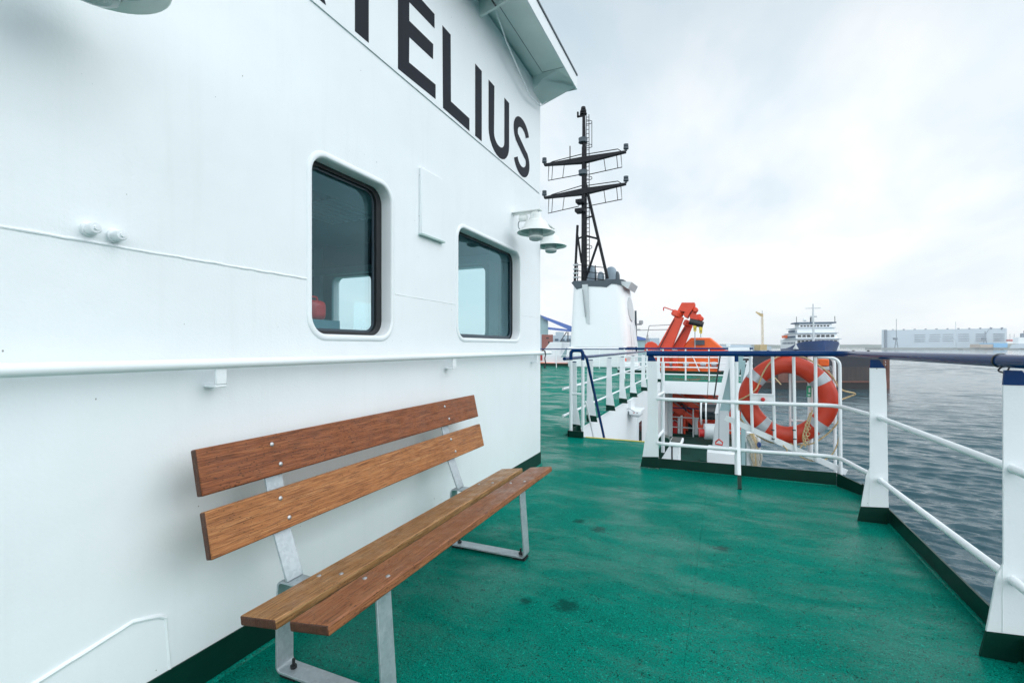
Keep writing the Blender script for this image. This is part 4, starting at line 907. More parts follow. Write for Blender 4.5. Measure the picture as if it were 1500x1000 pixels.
for v in (180, 215, 262, 303, 363):
    ld.tube(arcpath([mq(859, v - 4, ym + .1), mq(867, v - 3, ym + .1), mq(867, v + 1, ym - .3), mq(859, v + 2, ym - .2)], .2, 5), .02, 5)
ld.tube([mq(867, 178, ym), mq(867, 216, ym)], .02, 5)
ld.build('ladder', 'black_metal', mast)
ft = MB(); ft.lathe([(0, 0), (.2, 0), (.2, .06), (.12, .1), (.17, .14), (.17, .24), (.1, .26), (.14, .3), (.12, .42), (0, .44)], mq(854.5, 168), n=14); ft.build('top_light', 'black_metal', mast)
for v in (206, 253): MB().lathe([(.14, -.16), (.26, -.12), (.24, .0), (.26, .12), (.14, .16)], mq(854, v), n=14).build('mast_light', 'dark_slate', mast)
for v, s in ((297, 1), (310, 1.2)):
    c = mq(852, v); MB().box((c.x - .22 * s, c.y - .5, c.z - .1), (c.x + .22 * s, c.y + .1, c.z + .08)).build('light_shelf', 'black_metal', mast)
c = mq(847, 172); MB().box((c.x - .05, c.y - .1, c.z), (c.x + .28, c.y + .05, c.z + .05)).box((c.x - .06, c.y - .06, c.z), (c.x + .02, c.y + .06, c.z + .3)).box((c.x + .12, c.y - .06, c.z), (c.x + .2, c.y + .06, c.z + .3)).build('bracket_light', 'black_metal', mast)
MB().tube([mq(835, 236), mq(835, 214)], .03, 6).build('whip_aerial', 'black_metal', mast)
pr = MB()
for v in (388, 397, 406): pr.tube([mq(843, v - .6, ym - .2), mq(886, v + 4, ym - .2)], .022, 6)
for u in (843, 846, 872): pr.tube([mq(u, 415, ym - .2), mq(u, 385 + (u - 843) * .12, ym - .2)], .03, 6)
pr.build('platform_rail', 'black_metal', mast)
cl_ = MB()
for v in (390, 396, 402, 408): cl_.box((mq(842, v).x, ym - .4, mq(0, v).z), (mq(849, v).x, ym - .2, mq(0, v).z + .06))
cl_.build('lamp_rack', 'pale_grey', mast)
# ================================================================== boats and davit on the far deck
lb = thing('lifeboat', 'enclosed orange lifeboat hanging under the red davit', 'lifeboat', dp(1008, 546, 27))
yb = 25.5
bq = lambda u, v, y=yb: gy(u or 1008, v, y)
def slab(uv, y0_, y1_, ins=0): return [[Vector((bq(u, v, yb).x, y0_, bq(u, v, yb).z)) for u, v in uv], [Vector((bq(u, v, yb).x, y1_, bq(u, v, yb).z)) for u, v in uv]]
def hull_rings(specs):  # each: (y, list of (u, v))
    return [[Vector((bq(u, v).x, y, bq(u, v).z)) for u, v in L] for y, L in specs]
h = MB(); h.loft(hull_rings([(yb + .3, [(963, 548), (1050, 548), (1062, 536), (1066, 513), (953, 513), (955, 536)]), (yb, [(962, 547), (1052, 547), (1064, 535), (1068, 514), (951, 514), (953, 535)]), (yb + 1.2, [(960, 549), (1052, 549), (1066, 537), (1071, 513), (948, 513), (950, 537)]), (yb + 2.4, [(964, 547), (1050, 547), (1062, 535), (1066, 514), (953, 514), (955, 535)])][1:]))
h.build('hull', 'boat_orange', lb, bevel=.08)
h = MB(); h.loft(hull_rings([(yb + .15, [(994, 512.9), (1062, 512.9), (1040, 494.5), (1012, 494.5)]), (yb + 1.2, [(992, 512.9), (1064, 512.9), (1041, 494), (1010, 494)]), (yb + 2.2, [(996, 512.9), (1061, 512.9), (1040, 494.8), (1013, 494.8)])]))
h.build('canopy', 'boat_orange', lb, bevel=.06)
ws = MB(); ws.hexa([Vector((bq(u, v).x, yb + dy, bq(u, v).z)) for v, dy0 in ((505, .0), (498, .07)) for u, dy in ((1017, .04 + dy0), (1032, .04 + dy0), (1032, .5), (1017, .5))]); ws.build('window', 'dark_slate', lb)
MB().tube([Vector((bq(951, 514).x, yb - .03, bq(0, 514).z)), Vector((bq(1068, 514).x, yb - .03, bq(0, 514).z))], .05, 8).build('fender', 'deep_red', lb)
gg = MB()
for u in (985, 1005, 1030, 1046): gg.lathe([(0, -.14), (.1, -.12), (.12, 0), (.1, .12), (0, .14)], Vector((bq(u, 533).x, yb - .1, bq(u, 533).z)), (1, 0, 0), 10)
gg.build('fitting', 'pale_grey', lb)
MB().bar(Vector((bq(1013, 517).x, yb - .15, bq(0, 517).z)), Vector((bq(1026, 546).x, yb - .15, bq(0, 546).z)), .08, .05).build('gripe', 'white_far', lb)
lb2 = MB().box((bq(1052, 0).x, yb - .3, .001), (bq(1068, 0).x, yb - .1, bq(0, 517).z)).build('liferaft_case', 'white_far'); tag(lb2, 'white raft case at the right end of the orange lifeboat', 'case')

da = thing('boat_davit', 'red boat davit with two raking arms and a hooked head', 'davit', dp(975, 512, 26))
yv = 24.6
vq = lambda u, v, y=yv: gy(u or 985, v, y)
def arm(ua, va, ub, vb_, w0, w1, y, nm):
    a, b = vq(ua, va, y), vq(ub, vb_, y); d = (b - a).normalized(); n = Vector((-d.z, 0, d.x))
    m_ = MB(); m_.loft([[a + n * s * w0 + Vector((0, t, 0)) for s, t in ((-1, -.18), (1, -.18), (1, .18), (-1, .18))], [b + n * s * w1 + Vector((0, t, 0)) for s, t in ((-1, -.15), (1, -.15), (1, .15), (-1, .15))]])
    return m_.build(nm, 'crane_red', da, bevel=.02)
A1 = arm(973, 512, 996, 463, .33, .20, yv, 'arm'); A2 = arm(992, 512, 1010, 475, .26, .17, yv + 1.0, 'arm')
MB().plate([[(vq(u, v).x, vq(u, v).z) for u, v in ((993, 455), (999, 443.5), (1018, 443.5), (1018, 449), (1011, 459), (1007, 466), (1003, 464), (999, 457), (996, 461))]], XZ(yv - .22), 0, .9).build('head', 'crane_red', da, bevel=.02)
MB().plate([[(vq(u, v).x, vq(u, v).z) for u, v in ((1014, 457), (1017, 449), (1022.5, 452), (1019, 461), (1026, 460), (1030, 466), (1027, 472), (1027.5, 476), (1022, 479), (1012, 470), (1010, 463))]], XZ(yv - .15), 0, .5).build('head_block', 'crane_red', da, bevel=.02)
for u, v, r, y, ax in ((992, 460, .28, yv, (.45, 0, .9)), (1008, 474, .24, yv + 1.0, (.45, 0, .9)), (1019, 454, .12, yv - .2, (0, 1, 0)), (1027, 467, .12, yv - .2, (0, 1, 0))):
    MB().lathe([(0, -.16), (r * .7, -.16), (r, -.1), (r, .1), (r * .7, .16), (0, .16)], vq(u, v, y), ax, 14).build('joint', 'crane_red', da)
MB().lathe([(0, -.32), (.14, -.32), (.16, 0), (.14, .32), (0, .32)], vq(1020, 473, yv - .3), (1, 0, -.3), 12).build('sheave', 'rubber_black', da)
MB().plate([[(vq(u, v).x, vq(u, v).z) for u, v in ((944, 514), (945, 505), (949, 501), (955, 500), (961, 503), (965, 509), (966, 514))]], XZ(yv - .1), 0, .4).build('winch_housing', 'crane_red', da, bevel=.04)
MB().box((vq(948, 0).x, yv - .2, .002), (vq(962, 0).x, yv + .3, vq(0, 514).z)).box((vq(985, 0).x, yv - .1, .002), (vq(992, 0).x, yv + .5, vq(0, 513).z)).build('pedestal', 'crane_red', da, bevel=.02)
MB().box((vq(970, 0).x, yv - .35, .3), (vq(975, 0).x, yv - .15, 1.0)).box((vq(976, 0).x, yv - .35, .2), (vq(981, 0).x, yv - .2, .8)).build('valve_block', 'deep_red', da)
MB().tube([vq(966, 510, yv - .25), vq(988, 467, yv - .25)], .022, 6).tube([vq(986, 508, yv + .8), vq(1004, 480, yv + .8)], .02, 6).build('hydraulic_pipe', 'rubber_black', da)
MB().tube(arcpath([vq(972, 455), vq(972, 449.5), vq(990, 456), vq(998, 465)], .2), .03, 6).build('lamp_arm', 'deep_red', da)
for u, v0, v1 in ((1018, 476, 512), (1026.5, 479, 494)):
    y = yv - .3; f_ = MB(); f_.tube([vq(u, v0, y), vq(u, v1, y)], .022, 6); fo_ = f_.build('fall', 'grey_steel', da)
    k = MB(); k.lathe([(0, -.14), (.07, -.12), (.09, 0), (.06, .1), (0, .14)], vq(u, v0 + 1.5, y), n=10); k.tube([vq(u + 1.5 * math.cos(R(a)), v0 + 7 + 2 * math.sin(R(a)), y) for a in range(0, 360, 36)], .03, 6, closed=True); k.build('hook', 'yellow_paint', fo_)
gr_ = thing('platform_rail', 'thin grey guardrail behind the red davit', 'guardrail', dp(940, 505, 29))
yg = 27.4
g_ = MB()
for pts in ([(933, 483.5), (982, 482.5)], [(951, 477), (985, 475.5)], [(951, 477), (945, 505)], [(949, 490), (949, 512)], [(985, 475.5), (979, 505)]): g_.tube([gy(u, v, yg) for u, v in pts], .025, 6)
g_.build('rail', 'grey_steel', gr_)
# workboat left of the funnel
wbt = thing('rescue_boat', 'white boat with an orange band lying left of the funnel', 'boat', dp(815, 538, 30))
yk = 28.6
kq = lambda u, v: gy(u or 810, v, yk)
def kbox(uv, y0_, y1_, nm, mt, par, bev=.03): return MB().loft([[Vector((kq(u, v).x, y, kq(u, v).z)) for u, v in uv] for y in (y0_, y1_)]).build(nm, mt, par, bevel=bev)
kbox([(770, 540), (832, 540), (832, 532), (770, 530)], yk - .15, yk + 2, 'band', 'boat_orange', wbt)
kbox([(770, 531.9), (832, 531.9), (836, 519), (770, 521)], yk, yk + 1.9, 'hull', 'white_far', wbt)
kbox([(789, 520.8), (821, 519.9), (823, 501), (805, 501)], yk + .1, yk + 1.8, 'cabin', 'white_far', wbt)
kbox([(821.5, 523), (829, 523), (830, 509)], yk - .02, yk + .1, 'window', 'silo_teal', wbt, 0)
MB().tube([kq(815.5, 538) + Vector((0, -.2, 0)), kq(815.5, 511) + Vector((0, -.2, 0))], .035, 6).build('post', 'white_far', wbt)
MB().lathe([(0, -.3), (.25, -.2), (.25, .2), (0, .3)], kq(789, 523), n=12).build('buoy', 'case_red', wbt)
rb2 = thing('inflatable_boat', 'pale boat tender low on the deck between the funnel and the red davit', 'boat', dp(925, 545, 22))
i_ = MB()
for y in (22.5, 23.4): i_.tube(arcpath([gy(905, 544, y), gy(918, 547, y), gy(938, 545.5, y), gy(946, 539, y)], .5, 5), .14, 10)
i_.build('tube', 'pale_grey', rb2)
MB().box((gy(915, 0, 22.8).x, 22.6, .15), (gy(936, 0, 22.8).x, 23.2, .42)).build('seat', 'white_far', rb2, bevel=.05)
MB().box((gy(912, 0, 23).x, 22.9, .3), (gy(917, 0, 23).x, 23.2, .62)).build('engine', 'crane_red', rb2, bevel=.06)

# ================================================================== quay behind, cranes, ships
D = 260
def dbox(u0, v0, u1, v1, d, thick): # box facing the viewer at depth d
    a, b, c, e = dp(u0, v1, d), dp(u1, v1, d), dp(u0, v0, d), dp(u1, v0, d); k = FW * thick
    return [a, b, b + k, a + k, c, e, e + k, c + k]
sl = thing('silo_building', 'grey teal silo tower with pitched top beside the deckhouse corner', 'silo', dp(797, 530, D))
MB().hexa(dbox(785, 470, 803, 520, D, 14)).build('tower', 'silo_teal', sl)
q = dbox(785, 470, 803, 470, D, 14); a, b = dp(785, 460, D), dp(792, 461, D)
MB().hexa([q[0], q[1], q[2], q[3], a, b, b + FW * 14, a + FW * 14]).build('roof', 'silo_teal', sl)
cv = thing('conveyor', 'blue covered conveyor gallery sloping down to the right from the silo', 'conveyor', dp(815, 520, D))
MB().loft([[dp(791, 461, D - 3), dp(797, 467, D - 3), dp(797, 467, D + 1), dp(791, 461, D + 1)], [dp(838, 478, D - 3), dp(838, 485, D - 3), dp(838, 485, D + 1), dp(838, 478, D + 1)]]).loft([[dp(803, 479, D - 3), dp(803, 482.5, D - 3), dp(803, 482.5, D + 1), dp(803, 479, D + 1)], [dp(838, 483, D - 3), dp(838, 486, D - 3), dp(838, 486, D + 1), dp(838, 483, D + 1)]]).build('gallery', 'cargo_blue', cv)
MB().bar(dp(830, 486, D), dp(821, 500, D), .5, .5).bar(dp(820, 500, D), dp(838, 500, D), .5, .5).bar(dp(832, 486, D), dp(832, 520, D), .5, .5).build('support', 'dark_slate', cv)
bb = thing('brick_building', 'reddish brown flat roofed building left of the funnel', 'building', dp(800, 530, D))
MB().hexa(dbox(793.5, 490, 810, 530, D - 20, 12)).build('wall', 'brick_brown', bb)
MB().hexa(dbox(785, 489, 793.4, 530, D - 20.5, 12)).build('side_wall', 'hall_grey', bb)
wt = MB()
for u0, u1, v0, v1 in ((800, 804, 494, 495.5), (803, 805, 500, 503)): wt.hexa(dbox(u0, v0, u1, v1, D - 20.6, .5))
wt.build('window', 'window_dark', bb)
wb_ = thing('warehouse', 'pale warehouses in a row under the blue conveyor', 'building', dp(820, 530, D + 40))
MB().hexa(dbox(808, 491, 845, 530, D + 40, 20)).hexa(dbox(816, 486, 826, 491, D + 40, 10)).build('wall', 'hall_grey', wb_)
for u0, u1 in ((813, 818), (822, 827), (830, 836)): MB().hexa(dbox(u0, 496, u1, 499, D + 39.5, .6)).build('window', 'hall_dark', wb_)
bs = thing('harbour_shed', 'teal shed with blue roof between the funnel and the red davit', 'shed', dp(940, 520, D))
MB().hexa(dbox(928, 498, 947, 530, D, 10)).build('wall', 'silo_teal', bs)
MB().hexa([dp(926, 498, D - 1), dp(952, 498, D - 1), dp(952, 498, D + 11), dp(926, 498, D + 11), dp(929, 491, D - 1), dp(945, 495, D - 1), dp(945, 495, D + 11), dp(929, 491, D + 11)]).build('roof', 'cargo_blue', bs)
MB().hexa(dbox(952, 495, 966, 530, D + 20, 10)).build('annex', 'hall_grey', bs)

tc_ = thing('tower_crane', 'yellow lattice crane with a bent jib standing on a square base', 'crane', dp(1117, 512, 340))
DC = 340; sC = DC / 700
lat = MB(); a, b = dp(1117, 505, DC), dp(1116.3, 463, DC)
hw = 1.15 * sC
for sx, sy in ((-1, -1), (1, -1), (1, 1), (-1, 1)): lat.tube([a + RT * sx * hw + FW * sy * hw, b + RT * sx * hw * .8 + FW * sy * hw * .8], .11, 5)
for k in range(12):
    p, q = a.lerp(b, k / 12), a.lerp(b, (k + 1) / 12); s = -1 if k % 2 else 1
    lat.tube([p + RT * s * hw - FW * hw, q - RT * s * hw - FW * hw], .08, 4); lat.tube([p - RT * hw - FW * hw, p + RT * hw - FW * hw], .08, 4)
lat.build('tower', 'crane_yellow', tc_)
MB().hexa([dp(1113.5, 463, DC), dp(1118, 464, DC), dp(1118, 464, DC + 3), dp(1113.5, 463, DC + 3), dp(1114, 459, DC), dp(1118, 459, DC), dp(1118, 459, DC + 3), dp(1114, 459, DC + 3)]).hexa([dp(1106.5, 457.5, DC), dp(1114, 463.5, DC), dp(1114, 463.5, DC + 3), dp(1106.5, 457.5, DC + 3), dp(1107.5, 456, DC), dp(1115, 459, DC), dp(1115, 459, DC + 3), dp(1107.5, 456, DC + 3)]).build('jib', 'crane_yellow', tc_)
MB().tube([dp(1116.5, 460, DC), dp(1116.5, 454.5, DC)], .2, 5).build('pinnacle', 'grey_steel', tc_)
MB().hexa(dbox(1113.5, 504.5, 1123.5, 513, DC - 4, 8)).build('base', 'crane_yellow', tc_)
pier = MB(); pier.hexa(dbox(1055, 507.5, 1130, 516, 345, 30)); pier.hexa(dbox(1070, 505, 1100, 508, 350, 20)); tag(pier.build('pier', 'hall_grey'), 'long pale pier wall under the yellow crane', 'pier')

# passenger ship, bow towards us on the right
SD = 210
ship = thing('ferry', 'white passenger ship with dark blue bow beyond the barge', 'ship', dp(1190, 530, SD))
base = dp(1205, HY, SD); base.z = SEA
los = ray(1205, HY); los.z = 0; los.normalize(); hd = -los * math.cos(R(15)) + Vector((los.y, -los.x, 0)) * math.sin(R(15)); hd.normalize(); sd_ = Vector((-hd.y, hd.x, 0))
def sp(l, s, z): return base + hd * l * .85 + sd_ * s * 1.2 + Vector((0, 0, z))   # l: along the ship (bow = 0, stern negative)
st_ = [(-48, 7.0, 7.4, 6.4), (-30, 7.6, 7.6, 6.9), (-18, 7.7, 8.4, 6.6), (-9, 7.2, 9.8, 4.8), (-3, 5.6, 10.7, 2.6), (2.2, 2.4, 11.1, .7), (3.8, .3, 11.2, .1)]
rings = []
for l, bd, zt2, bw in st_:
    lo = l - (2.5 if l > -4 else 0)
    rings.append([sp(lo, -bw * .6, -1), sp(lo, bw * .6, -1), sp((l + lo) / 2, (bd + bw) / 2 * .97, zt2 * .5), sp(l, bd, zt2), sp(l, -bd, zt2), sp((l + lo) / 2, -(bd + bw) / 2 * .97, zt2 * .5)])
MB().loft(rings).build('hull', 'hull_blue', ship, angle=20)
def tier(l0, l1, w, z0, z1, nm, mt='white_far', inset=0): return MB().hexa([sp(l0, -w, z0), sp(l1, -w, z0), sp(l1, w, z0), sp(l0, w, z0), sp(l0, -w, z1), sp(l1 - inset, -w, z1), sp(l1 - inset, w, z1), sp(l0, w, z1)]).build(nm, mt, ship)
tier(-46, -8.5, 7.2, 7.4, 12.0, 'superstructure', inset=.8); tier(-40, -10.5, 6.8, 12.0, 14.7, 'superstructure', inset=.8); tier(-30, -12.5, 6.2, 14.7, 17.1, 'superstructure'); tier(-22, -13, 5.5, 17.1, 19.2, 'bridge')
MB().hexa([sp(-23, -6.8, 19.2), sp(-12, -6.8, 19.2), sp(-12, 6.8, 19.2), sp(-23, 6.8, 19.2), sp(-23, -6.8, 19.8), sp(-12, -6.8, 19.8), sp(-12, 6.8, 19.8), sp(-23, 6.8, 19.8)]).build('bridge_roof', 'hall_dark', ship)
for l, w, z0, z1, n in ((-8.3, 7.2, 9.9, 11.4, 10), (-10.3, 6.8, 12.9, 13.9, 8), (-12.95, 5.5, 17.7, 18.8, 9)):
    for k in range(n):
        s0 = -w + .5 + k * (2 * w - 1) / n; s1 = s0 + (2 * w - 1) / n * .68
        ww = MB().hexa([sp(l - .2, s0, z0), sp(l + .05, s0, z0), sp(l + .05, s1, z0), sp(l - .2, s1, z0), sp(l - .3, s0, z1), sp(l - .1, s0, z1), sp(l - .1, s1, z1), sp(l - .3, s1, z1)]); ww.build('window', 'window_dark', ship)
for w_s in (-1,):
    for z0, l0, l1, n in ((9.7, -40, -10, 9), (12.6, -34, -11, 7), (15.2, -26, -12, 5)):
        for k in range(n):
            la = l0 + (l1 - l0) * k / n; ww = MB().hexa([sp(la, w_s * 7.25, z0), sp(la + (l1 - l0) / n * .6, w_s * 7.25, z0), sp(la + (l1 - l0) / n * .6, w_s * 6.8, z0), sp(la, w_s * 6.8, z0), sp(la, w_s * 7.25, z0 + 1), sp(la + (l1 - l0) / n * .6, w_s * 7.25, z0 + 1), sp(la + (l1 - l0) / n * .6, w_s * 6.8, z0 + 1), sp(la, w_s * 6.8, z0 + 1)]); ww.build('window', 'hall_dark', ship)
for z, w, l in ((11.95, 7.7, -8.0), (14.65, 7.2, -10.0), (17.05, 6.6, -12.0)):
    MB().hexa([sp(-36, -w, z), sp(l, -w, z), sp(l, w, z), sp(-36, w, z), sp(-36, -w, z + .22), sp(l, -w, z + .22), sp(l, w, z + .22), sp(-36, w, z + .22)]).build('deck_edge', 'hall_grey', ship)
ms = MB(); ms.tube([sp(-17, 0, 19.8), sp(-17, 0, 28.5)], .5, 8, r2=.25); ms.tube([sp(-17, -2.6, 26.5), sp(-17, 2.6, 26.5)], .2, 6); ms.tube([sp(-17, -1, 22.6), sp(-17, 1.2, 22.6)], .4, 6); ms.build('mast', 'pale_grey', ship)
ms = MB(); ms.tube([sp(-4, -2.2, 10), sp(-4, -2.2, 22.5)], .55, 8, r2=.25); ms.build('foremast', 'pale_grey', ship)
MB().tube([sp(-13, -1.5, 19.8), sp(-13, -1.5, 22)], .35, 8).build('radar_post', 'dark_slate', ship)
MB().lathe([(0, -.8), (.7, -.5), (.8, 0), (.6, .6), (0, .8)], sp(-15, -3.2, 21), n=14).build('radar_dome', 'white_far', ship)
for s in (-6.5, 6.3): MB().tube([sp(-12, s, 19.8), sp(-12, s, 22.4)], .14, 6).build('aerial', 'dark_slate', ship)
MB().bar(sp(-34, -7.8, 13.4), sp(-28, -7.8, 13.4), 1.5, 1.3).build('ship_lifeboat', 'boat_orange', ship)

# dark floating pontoon
BD = 97
bg = thing('floating_dock', 'dark rusty floating dock pontoon lying behind the lifebuoy', 'barge', dp(1200, 567, BD))
pz = lambda u, v, d=BD: dp(u, v, d)
zs = SEA
def bbox(u0, u1, v0, v1, off, thick): q = dbox(u0, v0, u1, v1, BD + off, thick); return q
MB().hexa(bbox(1104, 1293, 519, 571, 0, 26)).build('side_plating', 'barge_plate', bg)
MB().hexa(bbox(1103.5, 1293.5, 517.5, 521, -.3, 26.5)).build('deck_edge', 'barge_black', bg)
MB().hexa(bbox(1103.5, 1293.5, 521.3, 537, -.04, .2)).build('upper_strake', 'barge_dark', bg)
MB().hexa(bbox(1103.5, 1294, 558, 560, -.35, 1)).build('fender', 'barge_rust', bg)
MB().hexa(bbox(1103.5, 1294, 560.3, 571, -.12, 1)).build('boot_top', 'barge_black', bg)
MB().hexa(bbox(1140, 1154, 540, 557.5, -.2, .5)).build('rust_patch', 'barge_rust', bg)
fr_ = MB()
for u in (1293.5, 1300.5): fr_.bar(pz(u, 520, BD + 1), pz(u, 570, BD + 1), .5, .5)
for k, v in enumerate((521, 532, 543, 554, 565)):
    fr_.bar(pz(1293.5, v, BD + 1), pz(1300.5, v, BD + 1), .35, .35, up=(0, 1, 0))
    if k < 4: fr_.bar(pz(1293.5 if k % 2 else 1300.5, v, BD + 1), pz(1300.5 if k % 2 else 1293.5, v + 11, BD + 1), .3, .3, up=(0, 1, 0))
fr_.hexa(bbox(1294, 1301, 549, 571, .8, 6)); fr_.build('ladder_frame', 'barge_rust', bg)
for u in (1125, 1165, 1222, 1250, 1272): MB().lathe([(0, 0), (.28, 0), (.22, .5), (.3, .6), (0, .65)], pz(u, 517.3, BD + 2), n=10).build('bollard', 'barge_black', bg)
ml = MB(); ml.tube([pz(1135, 553, BD - 2), pz(1144, 563, BD - 2)], .12, 6); tag(ml.build('mooring_line', 'rope_tan'), 'pale mooring line hanging from the dock seen through the lifebuoy', 'rope')

# ================================================================== far shore of the harbour
HD = 1500
hall = thing('assembly_hall', 'huge pale grey shipyard hall with rows of slit windows across the water', 'building', dp(1380, 512, HD))
MB().hexa([dp(1299.5, 511, HD), dp(1473, 511, HD - 120), dp(1475, 511, HD), dp(1301, 511, HD + 130), dp(1299.5, 483.5, HD), dp(1473, 480.5, HD - 120), dp(1475, 480.5, HD), dp(1301, 483.5, HD + 130)]).build('wall', 'hall_grey', hall)
MB().hexa([dp(1291.5, 511, HD - 6), dp(1299.4, 511, HD - 6), dp(1299.4, 511, HD + 60), dp(1291.5, 511, HD + 60), dp(1291.5, 483, HD - 6), dp(1299.4, 482.5, HD - 6), dp(1299.4, 482.5, HD + 60), dp(1291.5, 483, HD + 60)]).build('corner_tower', 'hall_grey', hall)
MB().hexa(dbox(1296, 483, 1299.6, 510.5, HD - 9, 2)).build('tower_stripe', 'hall_dark', hall)
def hallp(u, v): t_ = (u - 1299.5) / 173.5; return dp(u, v, HD - 120 * t_ - 3)
for i, v in enumerate((490.3, 493.5, 496.8, 499.8)):
    for u0 in ((1340, 1361, 1381, 1404, 1430, 1456) if i > 1 else (1340, 1362, 1381, 1404, 1430, 1456)):
        u1 = u0 + 15.5; dv_ = -(u0 - 1340) / 130 * 1.6
        MB().hexa([hallp(u0, v + dv_ + .55), hallp(u1, v + dv_ + .4), hallp(u1, v + dv_ + .4) + FW * 2, hallp(u0, v + dv_ + .55) + FW * 2, hallp(u0, v + dv_ - .25), hallp(u1, v + dv_ - .4), hallp(u1, v + dv_ - .4) + FW * 2, hallp(u0, v + dv_ - .25) + FW * 2]).build('slit_window', 'hall_dark', hall)
for u in range(1308, 1470, 16): MB().hexa([hallp(u, 483.2 - (u - 1300) / 60), hallp(u + 1.6, 483.2 - (u - 1300) / 60), hallp(u + 1.6, 483) + FW * 4, hallp(u, 483) + FW * 4, hallp(u, 482.2 - (u - 1300) / 60), hallp(u + 1.6, 482.2 - (u - 1300) / 60), hallp(u + 1.6, 482.2 - (u - 1300) / 60) + FW * 4, hallp(u, 482.2 - (u - 1300) / 60) + FW * 4]).build('roof_vent', 'hall_dark', hall)
def harbour_crane(u, vt, lab_, mt='hall_dark', boom=0, w=2.5):
    t_ = thing('harbour_crane', lab_, 'crane', dp(u, 511, 1380), 'dock cranes in front of the hall')
    d = 1380; m_ = MB()
    for s in (-1, 1): m_.tube([dp(u + s * w, 510.5, d), dp(u + s * .4, 496, d)], 1.0, 6)
    m_.tube([dp(u - w * .7, 504, d), dp(u + w * .7, 504, d)], .8, 5); m_.build('portal', mt, t_)
    MB().hexa(dbox(u - 2, 494.5, u + 2, 497.5, d, 8)).build('machinery_house', mt, t_)
    m_ = MB(); m_.tube([dp(u, 496, d), dp(u, 485, d)], 1.0, 6)
    m_.tube([dp(u, 490, d), dp(u + boom, vt, d)], .7, 5); m_.build('jib', mt, t_)
    return t_
harbour_crane(1313, 467, 'slender dock crane with the tallest jib, at the left end of the hall')
harbour_crane(1400, 471, 'dock crane with a white base and blue house at the middle of the hall', 'hall_grey')
harbour_crane(1443, 479, 'wide legged dock crane near the right end of the hall', 'hall_dark', 8, 4.5)
q_ = thing('quay', 'long grey quay wall in front of the shipyard hall', 'quay', dp(1400, 514, 1330))
MB().hexa(dbox(1290, 509.3, 1520, 512.4, 1330, 60)).build('wall', 'quay_concrete', q_)
for u0, u1 in ((1411, 1428), (1434, 1441), (1470, 1492)): MB().hexa(dbox(u0, 510.5, u1, 515, 1180, 15)).build('dolphin', 'quay_concrete', q_)
for u in (1457, 1460.5, 1463.5): MB().hexa(dbox(u, 510.5, u + 1.6, 514.8, 1180, 5)).build('pile', 'quay_concrete', q_)
bsh = thing('blue_shed', 'light blue flat shed on the quay at the right of the hall', 'shed', dp(1468, 510, 1300))
MB().hexa(dbox(1456, 502.3, 1476, 508.8, 1300, 40)).build('wall', 'shed_blue', bsh)
MB().hexa(dbox(1436, 504, 1455.8, 509, 1302, 30)).build('annex', 'hall_warm', bsh)
rs = thing('moored_ship', 'white ship with red funnel gear moored at the right edge of the photo', 'ship', dp(1495, 512, 1350))
MB().hexa([dp(1478, 510, 1290), dp(1530, 510, 1290), dp(1530, 510, 1320), dp(1478, 510, 1320), dp(1482, 504.5, 1290), dp(1530, 500, 1290), dp(1530, 500, 1320), dp(1482, 504.5, 1320)]).build('hull', 'hall_grey', rs)
MB().hexa(dbox(1492, 494, 1525, 503, 1295, 15)).build('superstructure', 'white_far', rs)
MB().hexa(dbox(1478.5, 497, 1485, 499.8, 1400, 10)).hexa(dbox(1486, 498, 1491.5, 500, 1400, 10)).build('gantry', 'deep_red', rs)
MB().hexa(dbox(1497, 488, 1503, 494, 1295, 5)).tube([dp(1500, 494, 1297), dp(1500, 484, 1297)], 1, 6).build('mast', 'hall_dark', rs)
for u in (1479.5, 1485.5): MB().tube([dp(u, 500, 1400), dp(u, 489, 1400)], .5, 5).build('mast', 'hall_dark', rs)
# low wooded shore along the horizon
sh_ = MB(); rr = random.Random(4); prev = None; rings = []
for k in range(161):
    az = R(-80 + k * 1.0); dist = 3300 + 250 * math.sin(k * .21); d = Vector((math.sin(az), math.cos(az), 0))
    hgt = 13 + 9 * mnoise.noise(Vector((k * .12, 3, 0))) + 3 * mnoise.noise(Vector((k * .9, 1, 5)))
    rings.append([d * (dist - 60) + Vector((0, 0, SEA - 2)), d * (dist - 40) + Vector((0, 0, SEA + hgt * .8)), d * dist + Vector((0, 0, SEA + hgt + 6)), d * (dist + 300) + Vector((0, 0, SEA + hgt)), d * (dist + 320) + Vector((0, 0, SEA - 2))])
sh_.loft(rings); tag(sh_.build('far_shore', 'shore_green'), kind='structure')

